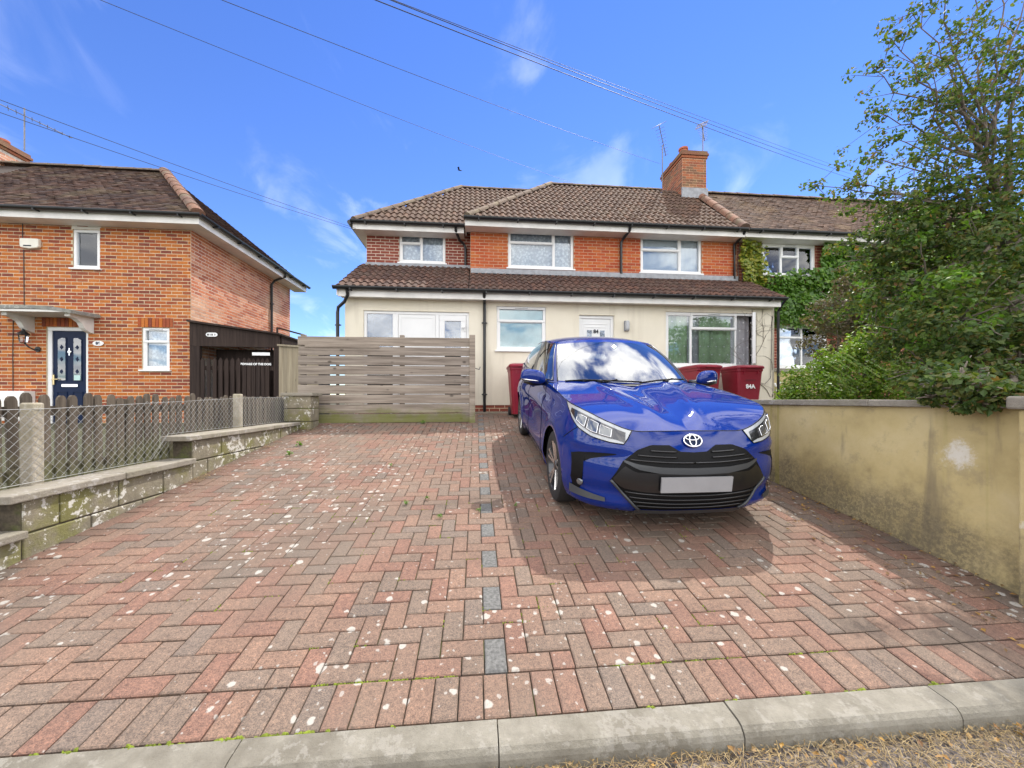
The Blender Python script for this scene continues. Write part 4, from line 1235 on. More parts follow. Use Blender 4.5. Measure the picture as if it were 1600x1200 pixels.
# bare climber stems on the corner of the extension
stem = MB()
def twig(p, d, n, r, depth):
    pts = [Vector(p)]
    for _ in range(n):
        d = (d + Vector((rng.gauss(0, .35), 0, rng.gauss(0, .2)))).normalized()
        pts.append(pts[-1] + d * .09)
        if depth and rng.random() < .38:
            twig(pts[-1], (d + Vector((rng.choice((-1, 1)) * .9, 0, .1))).normalized(), n // 2, r * .6, depth - 1)
    pts = [Vector((min(q.x, 6.93), YE - .006, min(q.z, 3.55))) for q in pts]
    stem.tube(pts, r, 4, False)
for x in (6.92, 6.9, 6.86):
    twig((x, YE, 1.5), Vector((-.08, 0, 1)), 20, .006, 2)
tag(stem.build('climber_stems', 'bark'), 'bare brown climber stems spreading over the cream corner', 'climber')

# ================================================================== the neighbour on the right, under ivy
hn = thing('neighbour_house', 'ivy covered house end with plain brown tiled roof right of the chimney', 'house', (11, 9.5, 1.0))
NW1 = (7.44, 8.95, 4.70, 5.53); NW2 = (7.86, 9.3, 2.27, 3.40)
m_ = MB(); wall_sheet(m_, (0, YM, 0), (1, 0, 0), (0, -1, 0), 6.745, 16.5, 1.0, 5.64, [NW1, NW2])
nwall = m_.build('wall', 'mortar_pink', hn, normals=False)
bricks(nwall, (0, YM, 0), (1, 0, 0), (0, -1, 0), 6.745, 16.5, 1.2, 5.62, [NW1, NW2], 'brick_wing', 0)
m_ = MB(); m_.add([(6.725, 9.05, 5.66), (17, 9.05, 5.66), (17, 11.54, 7.93), (6.725, 11.54, 7.93), (17, 14, 5.66), (6.725, 14, 5.66)], [(0, 1, 2, 3), (3, 2, 4, 5)])
nroof = m_.build('roof', 'underlay', hn, normals=False)
upv = Vector((0, 2.49, 2.27)); sl = upv.length; upv.normalize()
plain_tiles(nroof, (6.8, 9.03, 5.68), (1, 0, 0), upv, lambda s_: (0, 10.2) if s_ < sl - .02 else None, 'plain_tile_b')
half_round(nroof, (7.0, 11.54, 7.99), (17, 11.54, 7.99), 'ridge_grey', r=.10, name='ridge_tile')
MB().span(6.735, 17, 9.055, 9.08, 5.53, 5.70).build('fascia', 'white_paint', hn)
MB().span(6.735, 17, 9.082, 9.42, 5.53, 5.545).build('soffit', 'white_paint', hn)
gutter(hn, 6.76, 17, 8.99, 5.695)
window(hn, *NW1, YM + .01, [(0, .37, 0, 1, False), (.37, .69, .60, 1, True), (.37, .69, 0, .60, False), (.69, 1, 0, 1, False)], [('blind', 0, 1, 0, 1, .1, .002)])
window(hn, *NW2, YM + .01, [(0, .5, .72, 1, False), (0, .5, 0, .72, False), (.5, 1, 0, 1, False)], [('blind', 0, 1, 0, 1, .1, .002)])
MB().span(7.1, 9.6, YM - .16, YM + .02, 2.16, 2.25).build('bay_sill', 'coping', hn, bevel=.01)
MB().span(7.12, 9.58, YM - .12, YM + .0, 1.0, 2.158).build('bay_panel', 'gwall', hn)

# ================================================================== the house on the left (86)
h86 = thing('brick_house', 'orange brick house with dark tiled hipped roof on the left', 'house', (-9.5, 9.6, .9))
YH = 9.20; XH = -6.34
A1 = (-8.73, -8.19, 4.30, 5.15); A2 = (-7.345, -6.78, 2.10, 3.03); A3 = (-9.25, -8.43, .9, 3.01)
m_ = MB(); wall_sheet(m_, (0, YH, 0), (1, 0, 0), (0, -1, 0), -13.6, XH, .8, 5.30, [A1, A2, A3])
fw_ = m_.build('front_wall', 'mortar', h86, normals=False)
LN = (A2[0] - .08, A2[1] + .08, A2[3], A2[3] + .22); LD = (A3[0] - .08, A3[1] + .08, A3[3], A3[3] + .22)
bricks(fw_, (0, YH, 0), (1, 0, 0), (0, -1, 0), -13.6, XH, .85, 5.27, [A1, A2, A3, LN, LD], 'brick_old', 270, near=(-8.2, 8, 3.4))
soldier(fw_, LN[0], LN[1], LN[2] + .003, YH, 'brick_old'); soldier(fw_, LD[0], LD[1], LD[2] + .003, YH, 'brick_old')
m_ = MB(); m_.add([(XH, YH, .8), (XH, 13.78, .8), (XH, 13.78, 5.30), (XH, YH, 5.30)], [(0, 1, 2, 3)])
sw_ = m_.build('side_wall', 'mortar_buff', h86, normals=False)
bricks(sw_, (XH, YH, 0), (0, 1, 0), (1, 0, 0), 0, 4.58, 2.4, 5.27, [], 'brick_side', 120, near=(XH, 9, 4))
ZE = 5.42; ZR = 7.73
m_ = MB(); m_.add([(-14, 8.85, ZE - .04), (-5.95, 8.85, ZE - .04), (-8.6, 11.5, ZR - .03), (-14, 11.5, ZR - .03), (-5.95, 14.15, ZE - .04), (-14, 14.15, ZE - .04)], [(0, 1, 2, 3), (1, 4, 2), (3, 2, 4, 5)])
r86 = m_.build('roof', 'underlay', h86, normals=False)
up1 = Vector((0, 2.65, ZR - ZE)); s1 = up1.length; up1.normalize()
plain_tiles(r86, (-14, 8.83, ZE - .01), (1, 0, 0), up1, lambda s_: (2.2, 8.05 - 2.65 * s_ / s1) if s_ < s1 - .02 else None, 'plain_tile')
up2 = Vector((-2.65, 0, ZR - ZE)); up2.normalize()
plain_tiles(r86, (-5.93, 8.85, ZE - .01), (0, 1, 0), up2, lambda s_: (2.65 * s_ / s1, 5.3 - 2.65 * s_ / s1) if s_ < s1 - .02 else None, 'plain_tile')
half_round(r86, (-5.97, 8.87, ZE + .06), (-8.6, 11.5, ZR + .07), 'ridge', r=.13)
half_round(r86, (-8.5, 11.5, ZR + .04), (-14, 11.5, ZR + .04), 'ridge_grey', r=.10, name='ridge_tile')
MB().span(-14, -5.95, 8.865, 8.89, ZE - .20, ZE - .01).build('fascia', 'white_paint', h86)
MB().span(-14, -5.97, 8.892, 9.22, ZE - .20, ZE - .185).build('soffit', 'white_paint', h86)
MB().span(-5.985, -5.955, 8.892, 14.15, ZE - .20, ZE - .01).build('fascia', 'white_paint', h86)
MB().span(-6.36, -5.987, 9.222, 14.15, ZE - .198, ZE - .186).build('soffit', 'white_paint', h86)
gutter(h86, -14, -5.86, 8.80, ZE - .01)
sg = MB(); n = 7; r_ = .058
pr = [(math.cos(math.pi + math.pi * k / n) * r_, math.sin(math.pi + math.pi * k / n) * r_) for k in range(n + 1)]; pr += [(a * .86, b * .86) for a, b in reversed(pr)]
sg.prism([(-5.885 + a, 8.78, ZE - .01 + b) for a, b in pr], (0, 5.42, 0)); so = sg.build('gutter', 'gutter', h86)
for k in range(6):
    MB().span(-5.95, -5.82, 9.3 + k * .9, 9.325 + k * .9, ZE - .085, ZE - .055).build('bracket', 'gutter', so)
downpipe(h86, [(-5.9, 12.55, ZE - .06), (-5.92, 12.55, ZE - .16), (-6.2, 12.5, ZE - .3), (-6.29, 12.5, ZE - .42), (-6.29, 12.5, 2.0)], clips=[(-6.29, 12.5, 4.4)])
# window upstairs, window and door downstairs
window(h86, *A1, YH + .02, [(0, 1, 0, 1, True)], [('lace', 0, 1, 0, 1, .12, .010)])
MB().span(A1[0] - .02, A1[1] + .02, YH - .003, YH + .06, A1[3] + .003, A1[3] + .09).build('lintel', 'white_paint', h86)
window(h86, *A2, YH + .02, [(0, 1, .66, 1, True), (0, 1, 0, .66, False)], [('lace', 0, 1, 0, 1, .12, .012)])
x0, x1, z0, z1 = A3
d = MB()
for q in ((x0, x1, z1 - .075, z1), (x0, x0 + .085, z0, z1 - .075), (x1 - .06, x1, z0, z1 - .075)):
    d.span(q[0], q[1], YH + .02, YH + .10, q[2], q[3])
fd = d.build('front_door', 'upvc', h86, bevel=.006)
MB().span(x0 + .086, x1 - .061, YH + .045, YH + .09, z0, z1 - .077).build('door_leaf', 'navy', fd)
cx = (x0 + .085 + x1 - .06) / 2
for s_ in (-1, 1):
    a = cx + s_ * .155
    arch = [(a - .075, 1.86), (a + .075, 1.86), (a + .075, 2.74 + (.035 if s_ < 0 else 0)), (a, 2.785), (a - .075, 2.74 + (.035 if s_ > 0 else 0))]
    fr = MB().prism([(x * 1 + (x - a) * .22, YH + .036, 1.84 if z < 2 else z + .02) for x, z in arch], (0, .008, 0)); fr.build('panel_frame', 'navy', fd)
    MB().prism([(x, YH + .030, z) for x, z in arch], (0, .005, 0)).build('leaded_glass', 'glass_blue', fd)
    for zz in (2.05, 2.32, 2.58):
        MB().prism([(a, YH + .025, zz - .05), (a + .035, YH + .025, zz), (a, YH + .025, zz + .05), (a - .035, YH + .025, zz)], (0, .004, 0)).build('glass_motif', 'navy', fd)
    pn = MB()
    for q in ((a - .1, a + .1, 1.60, 1.615), (a - .1, a - .085, 1.05, 1.60), (a + .085, a + .1, 1.05, 1.60)):
        pn.span(q[0], q[1], YH + .034, YH + .045, q[2], q[3])
    pn.build('moulding', 'navy', fd)
MB().span(cx - .16, cx + .16, YH + .03, YH + .046, 1.715, 1.775).build('letter_plate', 'chrome', fd, bevel=.004)
kn = MB().lathe([(.03, 0), (.038, .01), (.02, .02)], (cx, YH + .02, 2.48), 'Y', 12); kn.span(cx - .01, cx + .01, YH + .024, YH + .04, 2.4, 2.56)
kn.build('knocker', 'chrome', fd)
dh = MB().span(x0 + .095, x0 + .13, YH + .02, YH + .045, 1.76, 1.98); dh.span(x0 + .1, x0 + .22, YH - .01, YH + .01, 1.87, 1.89)
dh.build('door_handle', 'brass', fd, bevel=.004)
MB().span(cx + .10, cx + .22, YH + .022, YH + .028, 1.86, 1.97).build('sticker', 'obscure', fd)
# canopy over the door
cn = MB(); secs_ = []
for i in range(13):
    t = i / 12; x = -9.98 + t * 1.80; dz = -.05 * abs(2 * t - 1) ** 3 * 1.6
    secs_.append([(x, 8.58, 3.27 + dz), (x, YH - .002, 3.30 + dz), (x, YH - .002, 3.37 + dz), (x, 8.58, 3.335 + dz)])
p = [q for s_ in secs_ for q in s_]
cn.add(p, [(i * 4 + a, i * 4 + (a + 1) % 4, (i + 1) * 4 + (a + 1) % 4, (i + 1) * 4 + a) for i in range(12) for a in range(4)] + [(0, 1, 2, 3), (51, 50, 49, 48)])
can = cn.build('door_canopy', 'canopy', h86)
MB().span(-9.95, -8.21, 8.60, YH - .004, 3.215, 3.262).build('canopy_board', 'white_paint', can)
for x in (-9.52, -8.36):
    pts = [(0, 0), (.50, 0), (.50, -.06), (.36, -.09), (.26, -.15), (.20, -.25), (.14, -.30), (.06, -.33), (0, -.34)]
    MB().prism([(x - .05, YH - .004 - a, 3.214 + b) for a, b in pts], (.10, 0, 0)).build('bracket', 'white_paint', can)
# chimney of the left house
ch = MB().span(-13.61, -12.66, 11.15, 12.1, 7.3, 8.15); cc = ch.build('chimney', 'mortar_buff', h86)
bricks(cc, (0, 11.15, 0), (1, 0, 0), (0, -1, 0), -13.61, -12.66, 7.4, 8.1, [], 'brick_side', 60)
bricks(cc, (-12.66, 11.15, 0), (0, 1, 0), (1, 0, 0), 0, .95, 7.4, 8.1, [], 'brick_side', 60)
for k, e in enumerate((.04, .08, .05)):
    MB().span(-13.61 - e, -12.66 + e, 11.15 - e, 12.1 + e, 8.152 + k * .077, 8.227 + k * .077).build('corbel', 'brick_chim', cc, bevel=.006)
MB().lathe([(.13, 0), (.115, .25), (.14, .28), (.14, .36), (.11, .4)], (-12.96, 11.4, 8.38), 'Z', 14).build('chimney_pot', 'terracotta', cc, smooth=True, sharp=40)
MB().lathe([(.13, 0), (.115, .15), (.14, .17), (.14, .22)], (-13.01, 11.85, 8.38), 'Z', 14).build('chimney_pot', 'terracotta', cc, smooth=True, sharp=40)
# fittings on the left house
ab = thing('alarm_box', 'ivory burglar alarm box high on the orange brick wall', 'alarm box', (-9.52, YH - .05, 4.70))
m_ = MB(); pts = [(-.175, .0), (-.185, .15), (-.17, .19), (.165, .19), (.185, .16), (.185, .02), (.15, -.01), (0, -.03), (-.14, -.01)]
m_.prism([(-9.52 + a, YH - .075, 4.70 + b) for a, b in pts], (0, .072, 0)); m_.build('cover', 'ivory', ab, bevel=.015)
MB().span(-9.62, -9.47, YH - .080, YH - .072, 4.715, 4.74).build('lens', 'ink', ab)
ln_ = thing('wall_lantern', 'black coach lantern on a curled arm left of the navy door', 'lantern', (-9.45, YH - .1, 2.5))
MB().tube([(-9.40, YH - .002, 2.52), (-9.40, YH - .08, 2.50), (-9.46, YH - .14, 2.56), (-9.52, YH - .15, 2.64)], .014, 8).build('arm', 'black', ln_)
MB().lathe([(.055, 0), (.06, .01), (.02, .03)], (-9.40, YH - .03, 2.52), 'Y', 12).build('wall_plate', 'black', ln_)
MB().lathe([(.03, 2.62), (.06, 2.66), (.075, 2.80), (.07, 2.81)], (-9.53, YH - .16, 0), 'Z', 6).build('glass', 'glass', ln_)
MB().lathe([(.10, 2.81), (.085, 2.84), (.03, 2.89), (.012, 2.95)], (-9.53, YH - .16, 0), 'Z', 12).build('cap', 'black', ln_)
np_ = thing('house_number_plaque', 'white oval plaque reading 86 beside the navy door', 'plaque', (-8.21, YH - .02, 2.6))
ov = [(math.cos(a) * .11 + (.0 if abs(math.cos(a)) < .1 else 0), math.sin(a) * .055) for a in np.linspace(0, 6.283, 22)[:-1]]
MB().prism([(-8.21 + a, YH - .026, 2.665 + b) for a, b in ov], (0, .014, 0)).build('plate', 'white_print', np_)
text('number', '86', .085, (-8.21, YH - .030, 2.665), 'navy', np_, bold=.003)
mbx = thing('meter_box', 'pale slanted meter box at the foot of the orange brick wall', 'box', (-9.72, YH - .2, 1.0))
m_ = MB().prism([(-9.97, YH - .01, 1.0), (-9.97, YH - .30, 1.0), (-9.97, YH - .30, 1.38), (-9.97, YH - .22, 1.62), (-9.97, YH - .01, 1.62)], (.52, 0, 0)); m_.build('case', 'white_paint', mbx, bevel=.008)
MB().span(-9.93, -9.49, YH - .312, YH - .302, 1.05, 1.34).build('door', 'white_paint', mbx, bevel=.004)
cab = thing('wall_cable', 'thin black cable running down the orange brick wall', 'cable', (-9.66, YH - .02, 3.3))
MB().tube([(-9.70, YH - .012, 5.22), (-9.70, YH - .012, 4.9)], .007, 5).build('run', 'cable', cab)
MB().tube([(-9.68, YH - .012, 4.66), (-9.67, YH - .012, 3.38)], .007, 5).build('run', 'cable', cab)
MB().tube([(-9.88, YH - .012, 3.18), (-9.89, YH - .012, 2.5), (-9.885, YH - .012, 1.62)], .007, 5).build('run', 'cable', cab)

# ---- dark brown lean-to with picket gate beside it
sh = thing('side_passage_shed', 'dark brown timber lean-to covering the passage beside the orange brick house', 'shed', (-5.4, 9.2, .9))
YS = 9.16
MB().prism([(-6.33, YS - .02, 2.63), (-4.44, YS - .02, 2.61), (-4.44, YS - .02, 2.90), (-6.33, YS - .02, 3.15)], (0, .05, 0)).build('fascia_board', 'brown_wood', sh, bevel=.005)
MB().prism([(-6.34, YS - .10, 3.155), (-4.40, YS - .10, 2.90), (-4.40, YS - .10, 2.935), (-6.34, YS - .10, 3.20)], (0, 3.4, 0)).build('roof_sheet', 'brown_wood', sh)
MB().span(-6.33, -6.12, YS - .015, YS + .07, .85, 2.63).build('post', 'brown_wood', sh, bevel=.005)
MB().span(-4.56, -4.44, YS - .015, YS + .07, .85, 2.61).build('post', 'brown_wood', sh, bevel=.005)
MB().span(-6.1, -4.56, YS + .5, YS + .54, .85, 2.62).build('back_panel', 'brown_wood', sh)
MB().span(-4.47, -4.43, YS + .08, YS + 3.0, .85, 2.88).build('side_panel', 'brown_wood', sh)
MB().bar((-4.47, YS - .04, 2.94), (-4.47, YS - .04, 3.07), .03, .03).build('bracket', 'brown_wood', sh)
MB().bar((-4.47, YS - .04, 3.06), (-4.0, YS + .3, 2.95), .03, .03).build('bracket', 'brown_wood', sh)
pg = thing('picket_gate', 'dark brown pointed picket gate in the side passage lettered beware of the dog', 'gate', (-5.3, YS, .95))
pgm = mesh_of(MB().prism([(-.042, 0, 0), (.042, 0, 0), (.042, 0, 1.36), (0, 0, 1.43), (-.042, 0, 1.36)], (0, .02, 0)), 'picket', 'brown_wood')
x = -6.06; k = 0
while x < -4.60:
    piece('picket', pgm, pg, (x, YS - .02, .95 + rng.gauss(0, .006)))
    x += .125 if k < 7 else .098; k += 1
for z in (1.2, 2.1):
    MB().span(-6.11, -4.57, YS + .002, YS + .03, z, z + .09).build('rail', 'brown_wood', pg)
text('lettering', 'BEWARE OF THE DOG', .064, (-4.93, YS - .028, 2.235), 'white_print', pg, bold=.003)
pl_ = thing('white_plate', 'blank white plate above the lettering on the brown gate', 'plate', (-4.82, YS - .03, 2.43))
MB().span(-5.01, -4.63, YS - .036, YS - .024, 2.43, 2.50).build('plate', 'white_print', pl_, bevel=.004)
os_ = thing('oval_sign', 'small white oval sign on the dark brown fascia board', 'sign', (-5.86, YS - .03, 2.84))
ov = [(math.cos(a) * .055 + (.065 if math.cos(a) > 0 else -.065), math.sin(a) * .045) for a in np.linspace(.01, 6.293, 24)[:-1]]
MB().prism([(-5.86 + a, YS - .034, 2.885 + b) for a, b in ov], (0, .012, 0)).build('plate', 'white_print', os_)
for dx, w_ in ((-.075, .03), (-.03, .012), (.01, .024), (.07, .012)):
    MB().span(-5.86 + dx - w_ / 2, -5.86 + dx + w_ / 2, YS - .038, YS - .0335, 2.862, 2.905).build('mark', 'ink', os_)
# pale board panel returning towards the gate
bp = thing('board_panel', 'narrow pale close boarded fence panel between shed and gate', 'fence', (-4.2, 9.0, .9))
for k in range(9):
    x = -4.40 + k * .105; y = 9.06 - k * .03
    MB().span(x, x + .10, y - .012, y + .010, .88, 2.64 - k * .009).build('board', 'fence_wood', bp, bevel=.003)
MB().bar((-4.42, 9.05, 2.66), (-3.45, 8.78, 2.575), .06, .04).build('cap_rail', 'fence_wood', bp)

# ================================================================== the blue car
def mk_paint():
    m, nt, b = nodes('metallic_blue_paint')
    b.inputs['Metallic'].default_value = .1
    b.inputs['Roughness'].default_value = .6
    b.inputs['Specular IOR Level'].default_value = 0.0
    b.inputs['Coat Weight'].default_value = 1.0
    b.inputs['Coat Roughness'].default_value = .025
    b.inputs['Coat IOR'].default_value = 1.5
    fl = noise(nt, pos(nt), 900, 2)
    L(nt, ramp(nt, fl, [(.3, (.0018, .017, .15)), (.7, (.0026, .024, .20))]), b.inputs['Base Color'])
    bp = N(nt, 'ShaderNodeBump'); bp.inputs['Strength'].default_value = .02; bp.inputs['Distance'].default_value = .004
    L(nt, noise(nt, pos(nt), 7, 2), bp.inputs['Height']); L(nt, bp.outputs[0], b.inputs['Coat Normal'])
    return m
MAT['paint'] = mk_paint()
def mk_gloss(name, col, rough, coat=1.0, metal=0.0):
    m, nt, b = nodes(name)
    b.inputs['Base Color'].default_value = (*col, 1); b.inputs['Roughness'].default_value = rough
    b.inputs['Coat Weight'].default_value = coat; b.inputs['Coat Roughness'].default_value = .03; b.inputs['Metallic'].default_value = metal
    return m
MAT['gloss_black'] = mk_gloss('gloss_black_trim', (.005, .005, .006), .3, .35)
MAT['matt_black'] = mk_gloss('matt_black_trim', (.004, .004, .0045), .6, 0); MAT['matt_black'].node_tree.nodes['Principled BSDF'].inputs['Specular IOR Level'].default_value = .2
MAT['lamp_white'] = mk_gloss('lamp_light_guide', (.40, .42, .43), .2)
MAT['lamp_dark'] = mk_gloss('lamp_dark_reflector', (.05, .05, .055), .15, 1, .6)
MAT['lens'] = mk_gloss('lamp_lens', (.15, .16, .17), .08, 1, .6)
MAT['dark_alloy'] = mk_gloss('dark_alloy', (.05, .05, .055), .3, .6, .6)
MAT['cut_alloy'] = mk_gloss('machined_alloy', (.55, .54, .53), .25, .3, .9)
MAT['car_trim'] = mk_gloss('grey_bumper_trim', (.035, .038, .042), .4, .15)
MAT['plate'] = plain('blank_grey_plate', (.28, .28, .29), .5, var=.08, scale=6)
MAT['seat'] = plain('grey_seat_cloth', (.10, .10, .105), .9, var=.2)
MAT['amber'] = mk_gloss('amber_lens', (.5, .2, .02), .2)

car = thing('blue_hatchback', 'glossy metallic blue hatchback car parked nose down on the brick drive', 'car', (0, 0, 0))
CS = 1.04
class CS1:
    """natural-ish cubic through points, by chord length"""
    def __init__(s, pts, par=None):
        s.p = np.array(pts, float)
        d = np.r_[0, np.cumsum(np.linalg.norm(np.diff(s.p[:, :2] if par is None else s.p, axis=0), axis=1))] if par is None else np.array(par, float)
        s.t = d
        m = np.zeros_like(s.p); n = len(s.p)
        for i in range(n):
            if 0 < i < n - 1:
                h0, h1 = d[i] - d[i - 1], d[i + 1] - d[i]
                m[i] = ((s.p[i] - s.p[i - 1]) / h0 * h1 + (s.p[i + 1] - s.p[i]) / h1 * h0) / (h0 + h1)
        m[0] = (s.p[1] - s.p[0]) / (d[1] - d[0]); m[-1] = (s.p[-1] - s.p[-2]) / (d[-1] - d[-2])
        s.m = m
    def __call__(s, t):
        t = min(max(t, s.t[0]), s.t[-1]); i = min(int(np.searchsorted(s.t, t, 'right')) - 1, len(s.t) - 2)
        h = s.t[i + 1] - s.t[i]; u = (t - s.t[i]) / h
        return (2 * u**3 - 3 * u**2 + 1) * s.p[i] + (u**3 - 2 * u**2 + u) * h * s.m[i] + (-2 * u**3 + 3 * u**2) * s.p[i + 1] + (u**3 - u**2) * h * s.m[i + 1]
# plan outline (x, y), then z and inward set of the upper edge
CT = [(0, -.800, .772, .125), (.25, -.790, .770, .12), (.46, -.752, .774, .105), (.60, -.695, .818, .095), (.72, -.610, .864, .088), (.80, -.495, .897, .08), (.848, -.36, .918, .072),
      (.868, -.15, .938, .070), (.8725, .05, .958, .072), (.872, .35, .980, .072), (.870, .62, .992, .066), (.868, 1.0, 1.002, .056), (.868, 1.5, 1.022, .05), (.870, 2.0, 1.052, .052),
      (.8725, 2.5, 1.085, .062), (.862, 2.78, 1.10, .08), (.81, 2.98, 1.10, .10), (.69, 3.09, 1.09, .10), (.4, 3.135, 1.07, .10), (0, 3.15, 1.06, .10)]
OUT = CS1(CT); SG = OUT.t; SEND = SG[-1]
# symmetric ends
OUT.m[0][1:] = 0; OUT.m[-1][1:] = 0
def plan_n(s_):
    e = 1e-3; a, b = OUT(s_ - e), OUT(s_ + e); d = b[:2] - a[:2]; l = np.hypot(*d)
    n = np.array([d[1], -d[0]]) / l
    if s_ < .02: n = np.array([0, -1.0])
    return -n if (n[0] * 1 + (-n[1] if OUT(s_)[1] < 0 else n[1])) < 0 and False else n
def smooth01(t): t = min(max(t, 0), 1); return t * t * (3 - 2 * t)
ARCH = ((0.0, .352), (2.56, .352)); AZ = .318
def shell(s_, z, eps=0.0):
    o = OUT(s_); n = plan_n(s_)
    zt = o[2]; t = (z - .19) / (zt - .19)
    d = o[3] * max(0, (t - .42) / .58) ** 1.9
    d += .055 * max(0, (.26 - t) / .26) ** 2
    y = o[1]
    side = smooth01((y + .45) / .3) * smooth01((2.95 - y) / .3)
    if side > 0:
        # scooped doors, swollen arches
        d += side * .028 * math.exp(-((y - 1.25) / .62) ** 2) * math.exp(-((z - .56) / .17) ** 2)
        d += side * .012 * math.exp(-((z - .86) / .03) ** 2) * smooth01((y - .2) / .4)
        d -= side * .010 * math.exp(-((z - .76) / .06) ** 2)
        for yc, r in ARCH:
            q = math.hypot(y - yc, z - AZ)
            d -= side * .016 * math.exp(-((q - r - .035) / .06) ** 2)
    else:
        # bumper corner relief under the lamps
        cx_ = smooth01((o[0] - .40) / .16)
        d += .010 * math.exp(-((z - .585) / .05) ** 2) * cx_
        d -= .010 * math.exp(-((z - .655) / .022) ** 2) * smooth01((o[0] - .30) / .2)
        d += .022 * math.exp(-((z - .335) / .045) ** 2) * cx_
        d -= .020 * math.exp(-((z - .235) / .030) ** 2) * smooth01((o[0] - .34) / .14)
    p = np.array([o[0] - n[0] * (d - eps), o[1] - n[1] * (d - eps), z])
    return p
def zbot(y):
    for yc, r in ARCH:
        dy = abs(y - yc)
        if dy < r: return AZ + math.sqrt(r * r - dy * dy) * .995
    return .19
V3 = lambda p, sg=1: (p[0] * sg * CS, p[1] * CS, p[2] * CS)
def cbuild(mb, name, mat, parent=None, smooth=True, sharp=None, **k):
    return mb.build(name, mat, parent or car, smooth=smooth, sharp=sharp, **k)
ss = list(np.arange(0, SEND, .028)) + [SEND]
for yc, r in ARCH:
    for sg in (-1, 1):
        for e in (-.0006, .0006, .004, .012, .022):
            yy = yc + sg * (r - e) if True else 0
            # find s at side where y == yy
            lo_, hi_ = SG[5], SG[16]
            for _ in range(40):
                mi = (lo_ + hi_) / 2
                if OUT(mi)[1] < yy: lo_ = mi
                else: hi_ = mi
            ss.append(mi)
ss = sorted(ss)
NT = 22
rows = []
for s_ in ss:
    o = OUT(s_); zb_ = zbot(o[1]) if o[0] > .75 else .19
    rows.append([shell(s_, zb_ + (o[2] - zb_) * (j / NT) ** .9) for j in range(NT + 1)])
for sg, nm in ((1, 'body_side'), (-1, 'body_side')):
    pass
body = MB()
body.grid([[V3(p, 1) for p in r] for r in rows]); body.grid([[V3(p, -1) for p in r] for r in rows], flip=True)
bo = cbuild(body, 'body', 'paint', sharp=60)
bmw = bmesh.new(); bmw.from_mesh(bo.data); bmesh.ops.remove_doubles(bmw, verts=bmw.verts, dist=.0004); bmesh.ops.recalc_face_normals(bmw, faces=bmw.faces); bmw.to_mesh(bo.data); bmw.free()
bo.data.shade_smooth(); bo.data.set_sharp_from_angle(angle=R(55))
# bonnet
SC = SG[10]
sp_ = CS1([(0, -.675, .772), (0, -.55, .822), (0, -.3, .888), (0, 0, .940), (0, .25, .974), (0, .43, .990)], [0, .14, .38, .66, .88, 1.0])
hood = MB(); A = []
nS = 44; nW = 22
for i in range(nS + 1):
    f = i / nS; s_ = SC * f ** .92; e = shell(s_, OUT(s_)[2]); c = sp_(f ** 1.05)
    r = []
    for j in range(-nW, nW + 1):
        w_ = abs(j) / nW; sg = 1 if j >= 0 else -1
        x = e[0] * w_; y = c[1] + (e[1] - c[1]) * w_ ** 2.0
        z = e[2] + (c[2] - e[2]) * (1 - w_ ** 2.2) + .020 * math.sin(math.pi * min(1, w_)) * smooth01(f * 2.5)
        xr = .13 + .24 * smooth01((y + .72) / 1.1)                     # two raised creases
        g = smooth01((y + .66) / .35)
        z += .013 * g * math.exp(-((x - xr) / .055) ** 2) - .006 * g * math.exp(-(x / .12) ** 2)
        r.append(V3((x * sg, y, z)))
    A.append(r)
hood.grid(A, flip=True)
ho = cbuild(hood, 'bonnet', 'paint', sharp=60, normals=False)
# greenhouse rings
R0 = CS1([(0, .43, .985, 0), (.35, .47, .987, 0), (.64, .59, .992, 0), (.765, .72, .995, 0), (.812, .95, 1.0, 0), (.822, 1.4, 1.018, 0), (.818, 2.0, 1.05, 0), (.80, 2.45, 1.08, 0), (.74, 2.80, 1.10, 0), (.45, 2.98, 1.085, 0), (0, 3.03, 1.075, 0)], list(range(11)))
R1 = CS1([(0, 1.20, 1.448, 0), (.33, 1.225, 1.438, 0), (.53, 1.29, 1.418, 0), (.585, 1.36, 1.415, 0), (.605, 1.48, 1.422, 0), (.618, 1.75, 1.435, 0), (.612, 2.15, 1.425, 0), (.59, 2.45, 1.40, 0), (.545, 2.66, 1.375, 0), (.33, 2.76, 1.38, 0), (0, 2.79, 1.385, 0)], list(range(11)))
for q in (R0, R1):
    q.m[0][1:] = 0; q.m[-1][1:] = 0
def gh(u, h, eps=0.0):
    a, b = R0(u)[:3], R1(u)[:3]
    p = a + (b - a) * h
    e = .01; t = (R0(min(u + e, 10)) - R0(max(u - e, 0)))[:2]; n = np.array([t[1], -t[0]]); n = n / (np.hypot(*n) + 1e-9)
    bl = .030 * 4 * h * (1 - h)
    q = p.copy(); q[:2] += n * (bl + eps) * .8; q[2] += (bl + eps) * .55
    return q
US = [0, .5, 1.0, 1.5, 2.0, 2.30, 2.62, 3.1, 3.6, 4.2, 4.8, 5.05, 5.25, 5.6, 6.2, 6.8, 7.15, 7.6, 8.1, 8.5, 9, 9.5, 10]
HS = [0, .045, .2, .4, .6, .8, .93, 1.0]
def is_glass(u, h):
    if not .045 < h < .93: return None
    if u < 2.30: return 'windscreen'
    if 2.62 < u < 4.8 : return 'front_window'
    if 5.25 < u < 6.8: return 'rear_window'
    if u > 8.5: return 'tailgate_glass'
    return None
def refine(v, n): return [a + (b - a) * k / n for a, b in zip(v, v[1:]) for k in range(n)] + [v[-1]]
US2 = refine(US, 3); HS2 = refine(HS, 2)
parts_g = {}; pil = MB(); bp_ = MB(); bq_ = MB()
